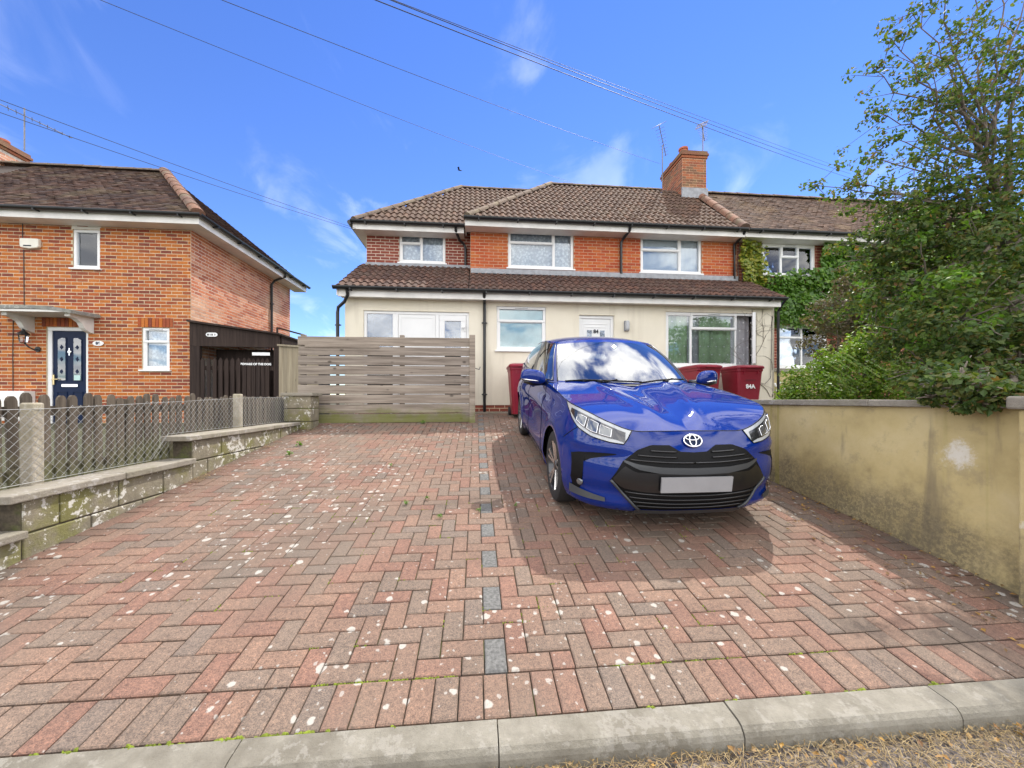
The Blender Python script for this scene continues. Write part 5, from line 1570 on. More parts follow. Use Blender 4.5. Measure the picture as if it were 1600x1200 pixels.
for i in range(len(US2) - 1):
    for j in range(len(HS2) - 1):
        um, hm = (US2[i] + US2[i + 1]) / 2, (HS2[j] + HS2[j + 1]) / 2
        g = is_glass(um, hm)
        for sg in (1, -1):
            q = [V3(gh(u_, h_), sg) for u_, h_ in ((US2[i], HS2[j]), (US2[i + 1], HS2[j]), (US2[i + 1], HS2[j + 1]), (US2[i], HS2[j + 1]))]
            key = g if g is None or g in ('windscreen', 'tailgate_glass') else g + ('L' if sg > 0 else 'R')
            tgt = ((bp_ if sg > 0 else bq_) if 4.8 < um < 5.25 else pil) if g is None else parts_g.setdefault(key, MB())
            tgt.add(q, [(0, 1, 2, 3) if sg > 0 else (3, 2, 1, 0)])
def weld(o, ang=50):
    b = bmesh.new(); b.from_mesh(o.data); bmesh.ops.remove_doubles(b, verts=b.verts, dist=.0004); bmesh.ops.recalc_face_normals(b, faces=b.faces); b.to_mesh(o.data); b.free()
    o.data.shade_smooth(); o.data.set_sharp_from_angle(angle=R(ang)); return o
weld(cbuild(pil, 'pillars', 'paint')); weld(cbuild(bp_, 'door_pillar', 'gloss_black')); weld(cbuild(bq_, 'door_pillar', 'gloss_black'))
for k, v in parts_g.items():
    weld(cbuild(v, k.rstrip('LR') if k[-1] in 'LR' else k, 'car_glass'))
# roof skin
rfm = MB(); A = []
for i in range(41):
    u = i / 40 * 10; e = R1(u)[:3]; r = []
    cy = 1.20 + (2.79 - 1.20) * smooth01(i / 40) if False else e[1]
    cz = 1.448 + .052 * math.sin(math.pi * min(1, max(0, (e[1] - 1.2) / 1.59)) ** .8) if True else 0
    for j in range(-8, 9):
        w_ = abs(j) / 8
        r.append(V3((e[0] * j / 8, e[1], e[2] + (cz - e[2]) * (1 - w_ ** 2.4) if e[0] > .01 else e[2])))
    A.append(r)
rfm.grid(A, flip=True)
weld(cbuild(rfm, 'roof', 'paint'), 60)
# front features mapped on the nose
def sx(x, z):
    lo_, hi_ = 0.0, SG[9]
    for _ in range(34):
        mi = (lo_ + hi_) / 2
        if shell(mi, z)[0] < x: lo_ = mi
        else: hi_ = mi
    return (lo_ + hi_) / 2
def F(x, z, eps):
    p = shell(sx(abs(x), z), z, eps); p[0] = math.copysign(p[0], x) if abs(x) > 1e-6 else 0.0
    return p
def patch(x0, x1, lo, hi, eps, nx=24, nz=6):
    P = []
    for i in range(nx + 1):
        x = x0 + (x1 - x0) * i / nx; a, b = lo(x), hi(x)
        P.append([V3(F(x, a + (b - a) * j / nz, eps)) for j in range(nz + 1)])
    return MB().grid(P)
itp = lambda xs, zs: (lambda x: float(np.interp(abs(x), xs, zs)))
# grille: black hexagonal mouth
g_hi = itp([0, .10, .17, .30, .40, .50, .575], [.635, .640, .682, .682, .650, .565, .435])
g_lo = itp([0, .36, .42, .50, .575], [.215, .215, .255, .345, .425])
cbuild(patch(-.575, .575, g_lo, g_hi, .004, 60, 12), 'grille', 'matt_black', normals=True)
gr = bo
for zc, x_, rr in ((.648, .31, .006), (.612, .40, .006), (.578, .45, .006)):
    for sg in (-1, 1):
        xs_ = np.linspace(.13 if zc > .6 else .0, x_, 14)
        cbuild(MB().tube([V3(F(sg * x, zc - .02 * (1 - (x / .5) ** 2) + .01, .012)) for x in xs_], rr * CS, 5), 'grille_bar', 'gloss_black')
band_hi = itp([0, .25, .40, .49], [.535, .54, .556, .58]); band_lo = itp([0, .25, .40, .49], [.490, .496, .52, .565])
cbuild(patch(-.49, .49, band_lo, band_hi, .018, 40, 3), 'grille_band', 'car_trim')
pz_hi = itp([0, .42, .49, .56], [.488, .50, .54, .45]); pz_lo = itp([0, .35, .5, .56], [.355, .36, .38, .432])
cbuild(patch(-.56, .56, pz_lo, pz_hi, .012, 44, 4), 'plate_panel', 'gloss_black')
for zc in (.335, .302, .270, .240):
    x_ = np.interp(zc, [.2, .255, .345, .43], [.36, .41, .49, .57])
    cbuild(MB().tube([V3(F(x, zc + .02 * (abs(x) / .5) ** 2, .010)) for x in np.linspace(-x_, x_, 26)], .006 * CS, 5), 'grille_bar', 'gloss_black')
rim = [(.575, .43), (.50, .345), (.42, .258), (.37, .212)]
for sg in (-1, 1):
    pts = []
    for (a, b), (c, d) in zip(rim, rim[1:]):
        pts += [(a + (c - a) * k / 6, b + (d - b) * k / 6) for k in range(6)]
    pts.append(rim[-1])
    cbuild(MB().tube([V3(F(sg * x, z, .012)) for x, z in pts], .011 * CS, 6), 'grille_rim', 'car_trim')
cbuild(patch(-.40, .40, lambda x: .178, lambda x: .214, .014, 30, 3), 'bumper_lip', 'car_trim')
# number plate, blank
pp = MB(); A = []
for i in range(9):
    x = -.26 + .52 * i / 8; y = F(x, .42, .03)[1] * .25 + F(0, .42, .03)[1] * .75
    A.append([V3((x, y, .368)), V3((x, y - .002, .478))])
pp.grid(A); A2 = [[(q[0], q[1] + .012, q[2]) for q in r] for r in A]; pp.grid(A2, flip=True)
cbuild(pp, 'number_plate', 'plate', smooth=False)
# emblem: three ovals
em0 = F(0, .712, .014); tilt = Euler((R(-28), 0, 0)).to_matrix()
def oval(rx, rz, cx, cz, w_, dep=0):
    pts = []
    for k in range(33):
        a = 2 * math.pi * k / 32
        q = tilt @ Vector((cx + math.cos(a) * rx, -dep, cz + math.sin(a) * rz))
        pts.append(V3((em0[0] + q.x, em0[1] + q.y, em0[2] + q.z)))
    return MB().tube(pts, w_ * CS, 6, False)
bd = MB(); pts = [tilt @ Vector((math.cos(6.2832 * k / 32) * .064, .002, math.sin(6.2832 * k / 32) * .043)) for k in range(32)]
bd.add([V3((em0[0] + q.x, em0[1] + q.y, em0[2] + q.z)) for q in pts], [tuple(range(32))])
emb = cbuild(bd, 'emblem', 'navy', smooth=False)
for a in ((.066, .045, 0, 0, .0065), (.024, .041, 0, 0, .0055), (.050, .018, 0, .021, .0055)):
    cbuild(oval(*a, .003), 'emblem_ring', 'chrome', emb)
# headlights on the corners
def sl_(i): # fractional control index -> s
    k = int(i); return SG[k] + (SG[min(k + 1, len(SG) - 1)] - SG[k]) * (i - k)
def spatch(i0, i1, lo, hi, eps, sg, n=26, m=5):
    P = []
    for k in range(n + 1):
        i = i0 + (i1 - i0) * k / n; s_ = sl_(i); zt = OUT(s_)[2]
        a, b = lo(i, zt), hi(i, zt)
        P.append([V3(shell(s_, a + (b - a) * j / m, eps), sg) for j in range(m + 1)])
    return MB().grid(P)
lo_l = lambda i, zt: float(np.interp(i, [1.95, 2.25, 3, 4, 5, 5.7, 6.2, 6.55], [zt - .001, .680, .690, .718, .766, .826, .885, zt - .003]))
for sg in (1, -1):
    hl = cbuild(spatch(1.95, 6.55, lo_l, lambda i, zt: zt - .003, .005, sg), 'headlight', 'lamp_white')
    lo2 = lambda i, zt: lo_l(i, zt) + .026 * min(1, (i - 1.9) / .8, max(0, (6.3 - i) / .6))
    hi2 = lambda i, zt: max(zt - .003 - .020, lo2(i, zt) + .001)
    cbuild(spatch(2.25, 5.9, lo2, hi2, .008, sg), 'reflector', 'lamp_dark', hl)
    for a, b in ((2.95, 3.55), (3.68, 4.32), (4.48, 5.15)):
        l3 = lambda i, zt: lo2(i, zt) + .012; h3 = lambda i, zt: hi2(i, zt) - .014
        cbuild(spatch(a, b, l3, h3, .013, sg, 6, 3), 'lens', 'lens', hl)
        fr = [V3(shell(sl_(i_), f_(i_, OUT(sl_(i_))[2]), .014), sg) for i_, f_ in ((a, l3), ((a + b) / 2, l3), (b, l3), (b, h3), ((a + b) / 2, h3), (a, h3), (a, l3))]
        cbuild(MB().tube(fr, .0035 * CS, 5, False), 'lens_bezel', 'chrome', hl)
    # dark surround
    ol = [V3(shell(sl_(i), lo_l(i, OUT(sl_(i))[2]), .004), sg) for i in np.linspace(1.95, 6.55, 26)]
    cbuild(MB().tube(ol, .004 * CS, 5), 'lamp_gap', 'matt_black', hl)
    # fog lamp recess, lamp and blade
    f_hi = itp([.54, .60, .68, .76, .805], [.612, .612, .607, .59, .565]); f_lo = itp([.54, .62, .70, .735, .745, .805], [.606, .586, .56, .535, .30, .30])
    rc = MB(); P = []
    for k in range(27):
        x = .54 + (.805 - .54) * k / 26
        P.append([V3(F(sg * x, f_lo(x) + (f_hi(x) - f_lo(x)) * j / 8, .004)) for j in range(9)])
    rc.grid(P); fg = cbuild(rc, 'fog_recess', 'matt_black')
    c = F(sg * .752, .365, .002); n_ = plan_n(sx(.755, .365))
    ax = Vector((n_[0] * sg, n_[1], .1)).normalized(); Q = ax.to_track_quat('Z', 'Y').to_matrix()
    fl_ = MB(); pr = [(.028, 0), (.030, .005), (.025, .010), (.010, .012)]
    vv = []
    for r_, h_ in pr:
        for k in range(16):
            a = 6.2832 * k / 16; vv.append(V3(Vector(c) + Q @ Vector((math.cos(a) * r_, math.sin(a) * r_, h_))))
    fl_.add(vv, [(i * 16 + k, i * 16 + (k + 1) % 16, (i + 1) * 16 + (k + 1) % 16, (i + 1) * 16 + k) for i in range(3) for k in range(16)] + [tuple(48 + k for k in range(16))])
    cbuild(fl_, 'fog_lamp', 'lens', fg)
    P = [[V3(F(sg * x, z, .016)) for z in (.262, .29 + (x - .60) * .16)] for x in np.linspace(.60, .80, 10)]
    cbuild(MB().grid(P), 'fog_blade', 'car_trim', fg)
# shut lines
def line(pts, r=.0035, nm='shut_line'):
    cbuild(MB().tube([V3(p) for p in pts], r * CS, 4, False), nm, 'matt_black', bo)
line([shell(s_, OUT(s_)[2], .0008) for s_ in np.linspace(0, SC, 40)]); line([(-p[0], p[1], p[2]) for p in (shell(s_, OUT(s_)[2], .0008) for s_ in np.linspace(0, SC, 40))])
def s_at(y):
    lo_, hi_ = SG[5], SG[16]
    for _ in range(36):
        mi = (lo_ + hi_) / 2
        if OUT(mi)[1] < y: lo_ = mi
        else: hi_ = mi
    return mi
for sg in (1, -1):
    for yy in (.60, 1.60, 2.35):
        s_ = s_at(yy)
        zs_ = np.linspace(.26 if yy < 2 else .70, OUT(s_)[2], 14)
        line([(sg * shell(s_, z, .0006)[0],) + tuple(shell(s_, z, .0006)[1:]) for z in zs_])
    line([(sg * p[0], p[1], p[2]) for p in (shell(s_at(y), .26, .0006) for y in np.linspace(.60, 2.15, 20))])
    line([(sg * p[0], p[1], p[2]) for p in (shell(s_at(-.345 - k * .05), .66 + k * .035, .0006) for k in range(4))])
    sill = MB().grid([[V3(shell(s_at(y), z, .012), sg) for z in (.192, .235)] for y in np.linspace(.40, 2.16, 18)]); cbuild(sill, 'sill', 'paint')
    for yy in (1.48, 2.22):
        p = shell(s_at(yy), .88, .02); h_ = MB().tube([V3((p[0] - .018, yy - .10, .88), sg), V3((p[0], yy - .07, .885), sg), V3((p[0] + .004, yy, .887), sg), V3((p[0], yy + .06, .885), sg), V3((p[0] - .018, yy + .09, .88), sg)], .011 * CS, 8)
        cbuild(h_, 'door_handle', 'paint')
    # mirror
    mx, my, mz = .945, .66, 1.055
    mm = MB(); vv = []; n1, n2 = 14, 10
    for i in range(n2 + 1):
        ph = -math.pi / 2 + math.pi * i / n2
        for k in range(n1):
            a = 2 * math.pi * k / n1
            ex = lambda v, p_: math.copysign(abs(v) ** p_, v)
            x = ex(math.cos(ph), .75) * ex(math.cos(a), .7) * .125; y = ex(math.cos(ph), .75) * ex(math.sin(a), .8) * .075; z = ex(math.sin(ph), .7) * .072
            x *= 1 - .12 * (z / .07); vv.append(V3((mx + x, my + y + x * .25, mz + z + x * .10), sg))
    mm.add(vv, [(i * n1 + k, i * n1 + (k + 1) % n1, (i + 1) * n1 + (k + 1) % n1, (i + 1) * n1 + k) for i in range(n2) for k in range(n1)])
    mo_ = weld(cbuild(mm, 'door_mirror', 'paint'))
    ar = MB().tube([V3((.80, .76, .985), sg), V3((.86, .72, .988), sg), V3((.94, .655, .992), sg), V3((1.04, .63, 1.005), sg)], [.035 * CS, .034 * CS, .040 * CS, .015 * CS], 10); cbuild(ar, 'mirror_arm', 'gloss_black', mo_)
    cbuild(MB().tube([V3((.90, .585, 1.012), sg), V3((1.0, .60, 1.022), sg), V3((1.068, .66, 1.032), sg)], .008 * CS, 6), 'indicator', 'chrome', mo_)
# cowl, wipers, window trim
cw = MB().grid([[V3((x, y, z)) for (y, z) in ((np.interp(abs(x), [0, .35, .64, .74], [.425, .465, .585, .68]) - .055, .975 + .012 * (1 - abs(x))), (np.interp(abs(x), [0, .35, .64, .74], [.425, .465, .585, .68]) + .03, 1.003))] for x in np.linspace(-.74, .74, 31)])
cbuild(cw, 'cowl', 'matt_black')
def wiper(pts, nm='wiper'):
    w_ = cbuild(MB().tube([V3(p) for p in pts], .009 * CS, 6), nm, 'matt_black'); return w_
wiper([(-.62, .60, 1.012), (-.45, .535, 1.030), (-.2, .475, 1.030), (.12, .445, 1.020)]); wiper([(-.30, .49, 1.0), (-.22, .46, 1.025), (-.12, .47, 1.04)])
wiper([(.10, .43, 1.012), (.30, .47, 1.035), (.48, .52, 1.045), (.64, .60, 1.035)]); wiper([(.34, .50, 1.0), (.40, .49, 1.03), (.48, .52, 1.05)])
cbuild(MB().lathe([(.028, -.02), (.03, .02), (.015, .03)], (-.30 * CS, .47 * CS, 1.012 * CS), 'Z', 10), 'wiper_pivot', 'matt_black')
cbuild(MB().lathe([(.028, -.02), (.03, .02), (.015, .03)], (.40 * CS, .50 * CS, 1.012 * CS), 'Z', 10), 'wiper_pivot', 'matt_black')
for sg in (1, -1):
    cbuild(MB().tube([V3(gh(u_, .035, .003), sg) for u_ in np.linspace(2.7, 7.0, 24)], .007 * CS, 5), 'window_trim', 'gloss_black')
    cbuild(MB().tube([V3(gh(u_, .94, .002), sg) for u_ in np.linspace(2.7, 7.0, 24)], .006 * CS, 5), 'window_trim', 'gloss_black')
    cbuild(MB().tube([V3(gh(2.30, h_, .002), sg) for h_ in np.linspace(.03, .95, 14)], .007 * CS, 5), 'screen_trim', 'gloss_black')
    cbuild(MB().tube([V3(gh(2.62, h_, .002), sg) for h_ in np.linspace(.03, .95, 14)], .006 * CS, 5), 'window_trim', 'gloss_black')
# underside, wheel wells
ub = MB().span(-.80 * CS, .80 * CS, .40 * CS, 2.16 * CS, .20 * CS, .24 * CS); ub.span(-.52 * CS, .52 * CS, -.70 * CS, 3.05 * CS, .205 * CS, .245 * CS)
cbuild(ub, 'underbody', 'matt_black', smooth=False)
for yc, r in ARCH:
    for sg in (1, -1):
        A = []
        for k in range(25):
            a = math.pi * (k / 24) ; A.append([V3((x * sg, yc + math.cos(a) * (r + .002), AZ + math.sin(a) * (r + .002))) for x in (.50, .845)])
        wl_ = MB().grid(A); wl_.add([V3((.5 * sg, yc + math.cos(math.pi * k / 24) * (r + .01), AZ + math.sin(math.pi * k / 24) * (r + .01))) for k in range(25)], [tuple(range(25))])
        wl_.span(.5 * sg * CS, .52 * sg * CS, (yc - r) * CS, (yc + r) * CS, .2 * CS, AZ * CS)
        cbuild(wl_, 'wheel_well', 'matt_black')
# wheels
def wheel(x, y, sg):
    TR = .315; c = (x * CS * sg, y * CS, TR * CS); hw = .10
    t = MB().lathe([(a * CS, b * CS * sg) for a, b in ((.225, -hw), (.275, -hw), (.302, -hw + .012), (.315, -hw + .035), (.3155, 0), (.315, hw - .035), (.302, hw - .012), (.275, hw), (.225, hw - .004), (.218, hw - .02), (.214, 0))], c, 'X', 40)
    ty = cbuild(t, 'wheel', 'rubber', sharp=35)
    b = MB().lathe([(a * CS, d * CS * sg) for a, d in ((.02, .02), (.205, .015), (.215, .05), (.226, hw - .006), (.218, hw - .008), (.205, .045))], c, 'X', 40)
    cbuild(b, 'rim', 'dark_alloy', ty, sharp=35)
    for k in range(5):
        for off in (-.17, .17):
            a0 = 2 * math.pi * k / 5 + .3; 
            p0 = (hw - .035, math.cos(a0 + off * .5) * .045, math.sin(a0 + off * .5) * .045); p1 = (hw - .014, math.cos(a0 + off) * .216, math.sin(a0 + off) * .216)
            q = [Vector((c[0] + p[0] * CS * sg, c[1] + p[1] * CS, c[2] + p[2] * CS)) for p in (p0, p1)]
            cbuild(MB().bar(q[0], q[1], .022, .022), 'spoke', 'cut_alloy', ty, smooth=False)
    cbuild(MB().lathe([(.05 * CS, (hw - .045) * CS * sg), (.05 * CS, (hw - .025) * CS * sg), (.03 * CS, (hw - .018) * CS * sg)], c, 'X', 16), 'hub_cap', 'dark_alloy', ty)
for yy in (0, 2.56):
    for sg in (1, -1): wheel(.755, yy, sg)
# cabin
db = MB().prism([V3((-.68, .62, .80)), V3((-.68, .72, 1.005)), V3((-.68, .98, .99)), V3((-.68, 1.08, .80))], (1.36 * CS, 0, 0)); cbuild(db, 'dashboard', 'matt_black', smooth=False)
fl2 = MB().span(-.7 * CS, .7 * CS, .5 * CS, 2.9 * CS, .25 * CS, .30 * CS); cbuild(fl2, 'cabin_floor', 'matt_black', smooth=False)
for sg in (1, -1):
    st_ = MB().box(V3((.36 * sg, 1.45, .52)), (.50, .50, .16)); st_.box(V3((.36 * sg, 1.76, .86)), (.48, .14, .62), Euler((R(-14), 0, 0)).to_matrix()); st_.box(V3((.36 * sg, 1.86, 1.24)), (.25, .10, .17))
    cbuild(st_, 'seat', 'seat', smooth=False, bevel=.03)
rs = MB().box(V3((0, 2.45, .85)), (1.25, .16, .7), Euler((R(-16), 0, 0)).to_matrix()); cbuild(rs, 'rear_seat', 'seat', smooth=False, bevel=.03)
tor = [V3((-.36 + math.cos(a) * .18, 1.17 + math.sin(a) * .06, .93 + math.sin(a) * .17)) for a in np.linspace(0, 6.2832, 25)]
cbuild(MB().tube(tor, .014, 6, False), 'steering_wheel', 'matt_black')
cbuild(MB().box(V3((0, 1.10, 1.335)), (.22, .03, .06)), 'interior_mirror', 'matt_black', smooth=False, bevel=.01)
for sg in (1, -1):
    cbuild(MB().grid([[V3(shell(s_at(y), z, .004), sg) for z in np.linspace(.82, 1.04, 4)] for y in np.linspace(2.70, 2.96, 6)]), 'tail_light', 'red_bin')
car.location = (1.59, 3.55, drive_z(3.55) + .002)
car.rotation_euler = (SA, 0, 0)
WO[car] = Vector((0, 0, 0))

# ================================================================== wheelie bins
def bin_(label, x, y, rz, number=None):
    z = drive_z(y) + .003
    t = thing('wheelie_bin', label, 'bin', (0, 0, 0), 'burgundy wheelie bins in front of the cream wall')
    rings = []
    for h, w_, d in ((.06, .43, .50), (.55, .50, .58), (.92, .545, .64), (.925, .565, .665), (.985, .57, .67)):
        c = .04; rings.append([(-w_ / 2 + c, -d / 2, h), (w_ / 2 - c, -d / 2, h), (w_ / 2, -d / 2 + c, h), (w_ / 2, d / 2 - c, h), (w_ / 2 - c, d / 2, h), (-w_ / 2 + c, d / 2, h), (-w_ / 2, d / 2 - c, h), (-w_ / 2, -d / 2 + c, h)])
    m_ = MB(); n = 8
    m_.add([p for r in rings for p in r], [(i * n + k, i * n + (k + 1) % n, (i + 1) * n + (k + 1) % n, (i + 1) * n + k) for i in range(4) for k in range(n)] + [tuple(range(n - 1, -1, -1))])
    m_.build('body', 'red_bin', t, bevel=.006)
    l = MB(); lr = []
    for h, w_, d in ((.975, .60, .72), (1.015, .605, .73), (1.035, .57, .69), (1.055, .45, .56)):
        c = .05; lr.append([(-w_ / 2 + c, -d / 2, h), (w_ / 2 - c, -d / 2, h), (w_ / 2, -d / 2 + c, h), (w_ / 2, d / 2 - c, h), (w_ / 2 - c, d / 2, h), (-w_ / 2 + c, d / 2, h), (-w_ / 2, d / 2 - c, h), (-w_ / 2, -d / 2 + c, h)])
    l.add([p for r in lr for p in r], [(i * n + k, i * n + (k + 1) % n, (i + 1) * n + (k + 1) % n, (i + 1) * n + k) for i in range(3) for k in range(n)] + [tuple(24 + k for k in range(n)), tuple(range(7, -1, -1))])
    lid = l.build('lid', 'red_bin', t, bevel=.008)
    MB().span(-.12, .12, -.385, -.36, .985, 1.005).build('lid_lip', 'red_bin', lid, bevel=.004)
    MB().tube([(-.27, .38, .99), (-.27, .43, 1.0), (.27, .43, 1.0), (.27, .38, .99)], .014, 8).build('handle', 'red_bin', t)
    for sx_ in (-1, 1):
        MB().lathe([(.10, -.025), (.10, .025)], (sx_ * .235, .27, .10), 'X', 18).build('wheel', 'rubber', t)
        for dz in (0,):
            MB().span(sx_ * .15 - .012, sx_ * .15 + .012, -.335, -.30, .86, .92).build('rib', 'red_bin', t)
    MB().span(-.11, .11, -.318, -.295, .735, .742).build('moulded_line', 'ink', t)
    if number:
        text('number', number, .12, (.0, -.30, .60), 'white_print', t, rot=(R(90 - 5.5), 0, 0), bold=.004).location.y = -.304
    t.location = (x, y, z); t.rotation_euler = (0, 0, rz)
    return t
bin_('burgundy wheelie bin by the downpipe left of the car', .93, 8.08 - .36, 0.0)
bin_('burgundy wheelie bin partly hidden behind the car mirror', 4.86, 7.95, .06)
bin_('burgundy wheelie bin numbered 84A right of the car', 5.74, 7.86, -.03, '84A')

# ================================================================== planting
def clump(mb, c, r, n, size, flat=1.0, up=.35, shellness=.55, cull=None):
    """leaves spread through an ellipsoid, thicker towards its skin"""
    for _ in range(n):
        d = Vector((rng.gauss(0, 1), rng.gauss(0, 1), rng.gauss(0, 1))).normalized()
        t = rng.random() ** (1 / 3); t = t * (1 - shellness) + shellness * (.72 + .34 * rng.random())
        p = Vector((c[0] + d.x * r[0] * t, c[1] + d.y * r[1] * t, c[2] + d.z * r[2] * t))
        if cull and cull(p): continue
        nn = (d * .7 + Vector((rng.gauss(0, .6), rng.gauss(0, .6), up + rng.gauss(0, .6))))
        if nn.length < .05: nn = Vector((0, 0, 1))
        fleaf(mb, p, size * rng.uniform(.65, 1.3), nn, rng.uniform(0, 6.28), fold=rng.uniform(.05, .35), asp=rng.uniform(.5, .75))
def limb(mb, a, b, r0, r1, n=6, wob=.06):
    a, b = Vector(a), Vector(b); pts = []
    for i in range(n + 1):
        t = i / n; w = math.sin(math.pi * t) * wob * (b - a).length
        pts.append(a.lerp(b, t) + Vector((rng.gauss(0, 1), rng.gauss(0, 1), rng.gauss(0, .6) + .5)) * w * .4)
    mb.tube(pts, [r0 + (r1 - r0) * i / n for i in range(n + 1)], 6)
    return pts
tree = thing('garden_tree', 'large loose tree with glossy dark leaves leaning over the yellow wall', 'tree', (5.35, 3.25, .45))
tk = MB(); cr = MB()
base = Vector((5.42, 3.2, .40)); fork = Vector((5.12, 3.25, 3.05)); mid = Vector((5.3, 3.25, 1.7))
tk.tube([base, Vector((5.40, 3.18, 1.0)), mid, Vector((5.2, 3.26, 2.5)), fork], [.13, .105, .095, .085, .075], 10)
def notdrive(p): return p.x < 2.98 or (p.x < 3.5 and p.z < 1.27)
# dense lower skirt
def pixel(u, v, Y):
    th = R(5.33); a = (u - 800) / 600; b = -(v - 625) / 600
    d = Vector((math.sin(th) + a * math.cos(th), math.cos(th) - a * math.sin(th), b)); t = Y / d.y
    return Vector((0, 0, 1.43)) + d * t
skirt = []
for u, v, Y, r, n in ((1385, 400, 3.6, .34, 1100), (1450, 365, 3.5, .42, 1500), (1372, 470, 3.7, .30, 900), (1450, 440, 3.3, .46, 1900), (1530, 400, 3.2, .52, 2100), (1432, 525, 3.3, .38, 1400), (1500, 500, 2.9, .46, 2100), (1575, 480, 2.8, .50, 2200),
                      (1620, 400, 3.2, .5, 1500), (1455, 575, 3.0, .30, 1000), (1525, 570, 2.7, .36, 1500), (1595, 560, 2.6, .38, 1500), (1495, 606, 2.22, .15, 520), (1535, 606, 2.10, .13, 420), (1450, 600, 2.36, .10, 220), (1500, 628, 2.2, .09, 300), (1455, 620, 2.33, .07, 160), (1535, 630, 2.1, .09, 260), (1500, 590, 2.4, .2, 600), (1350, 385, 3.9, .22, 420), (1400, 345, 3.8, .24, 420), (1640, 520, 2.6, .4, 900)):
    c = pixel(u, v, Y); skirt.append(((c.x, c.y, c.z), (r * 1.05, r * 1.15, r * .92), n))
for c, r, n in skirt:
    clump(cr, c, (r[0] * .8, r[1] * .8, r[2] * .8), int(n * .24), .024, cull=notdrive)
    kk = max(3, int(n / 95))
    for _ in range(kk):                                # sprays standing out of the mass
        d = Vector((rng.gauss(0, 1), rng.gauss(0, 1), rng.gauss(0, .9))).normalized(); q = rng.uniform(.6, 1.12)
        e = Vector((c[0] + d.x * r[0] * q, c[1] + d.y * r[1] * q, c[2] + d.z * r[2] * q)); rr = rng.uniform(.06, .15) * min(1, r[0] / .3)
        clump(cr, e, (rr * 1.2, rr * 1.2, rr * .7), int(75 * .95), .024, shellness=.35, up=.6, cull=notdrive)
    limb(tk, mid if c[2] < 2.3 else fork, c, .035, .012)
    for _ in range(7):
        d = Vector((rng.gauss(0, 1), rng.gauss(0, 1), rng.gauss(0, .8))).normalized()
        e = Vector(c) + Vector((d.x * r[0], d.y * r[1], d.z * r[2])) * .98
        if not notdrive(e): limb(tk, c, e, .009, .003, 4, .1)
# airy upper shoots
shoots = [(1362, 105, 3.5), (1392, 60, 3.3), (1368, 175, 3.7), (1425, 20, 3.4), (1360, 245, 3.6), (1470, -40, 3.2), (1520, -60, 3.4), (1560, -60, 3.1), (1610, -60, 3.2), (1395, 215, 3.3), (1440, 120, 3.6), (1480, 90, 3.2), (1330, 285, 3.5), (1275, 290, 3.6),
          (1380, 300, 3.4), (1330, 330, 3.8), (1430, 250, 3.2), (1500, 180, 3.5), (1560, 120, 3.4), (1620, 160, 3.2), (1590, 40, 3.6), (1450, 300, 3.6), (1540, 240, 3.2), (1640, 260, 3.3), (1600, 220, 3.7), (1500, 310, 3.3), (1410, 330, 3.5), (1370, 350, 3.7), (1560, 330, 3.1)]
for (u, v, Y) in shoots:
    tip = pixel(u, v, Y)
    hub = fork.lerp(Vector((5.0, 3.35, 4.0)), min(1, max(0, (tip.z - 3.2) / 1.6)) * rng.uniform(.6, 1))
    pts = limb(tk, hub, tip, .013, .003, 9, .07)
    L_ = (tip - hub).length
    for i in range(3, 10):
        q = pts[min(i, 9)]
        k = rng.randint(1, 3)
        for _ in range(k):
            off = Vector((rng.gauss(0, .13), rng.gauss(0, .16), rng.gauss(0, .09)))
            e = q + off
            tk.tube([q, e], [.004, .002], 4, False)
            clump(cr, e, (.09, .09, .05), rng.randint(14, 30), .021, shellness=.3)
    clump(cr, tip, (.09, .09, .05), 34, .024, shellness=.3)
for _ in range(75):                                # leafy inner crown round the leaders
    z = rng.uniform(3.0, 5.6); c = Vector((5.15 + rng.gauss(0, .34), 3.3 + rng.gauss(0, .28), 3.0 + (z - 3.0) * .7))
    clump(cr, c, (.12, .12, .08), rng.randint(18, 36), .023, shellness=.3)
tk.tube([fork, Vector((5.02, 3.3, 3.6)), Vector((4.9, 3.38, 4.1)), Vector((4.7, 3.4, 4.7))], [.045, .028, .016, .007], 8)
tk.tube([fork, Vector((5.2, 3.3, 3.7)), Vector((5.3, 3.35, 4.3)), Vector((5.45, 3.3, 5.0))], [.04, .025, .015, .008], 8)
yl = MB()
for _ in range(46):                                # yellow-green sprays added to brighten the upper rims, lit tone in their colour
    c, r, n = rng.choice(skirt[:11]); a_ = rng.uniform(0, 6.28)
    e = Vector((c[0] + math.cos(a_) * r[0] * .95, c[1] - r[1] * .55 * rng.random(), c[2] + abs(math.sin(a_)) * r[2] * 1.0))
    if not notdrive(e): clump(yl, e, (.11, .11, .07), rng.randint(20, 44), .024, shellness=.3, up=.8, cull=notdrive)
yl.build('bright_sprays', 'leaf_lime', tree, normals=False)
tk.build('trunk', 'bark', tree, smooth=True); cr.build('crown', 'leaf_tree', tree, normals=False)
# sunlit lime shrub glimpsed behind it
ls = thing('lime_shrub', 'bright lime green shrub glimpsed behind the dark tree', 'shrub', (7.0, 5.2, .8))
tk = MB(); cr = MB()
for c, r, n in (((6.6, 5.2, 3.1), (.9, .6, .75), 1700), ((7.4, 5.2, 3.3), (.9, .7, .9), 1700), ((8.2, 5.3, 3.0), (.9, .7, 1.0), 1500), ((7.0, 5.0, 2.2), (1.0, .7, .9), 1300)):
    clump(cr, c, r, n, .05); limb(tk, (7.0, 5.2, .75), c, .05, .015)
tk.build('trunk', 'bark', ls); cr.build('crown', 'leaf_lime', ls, normals=False)
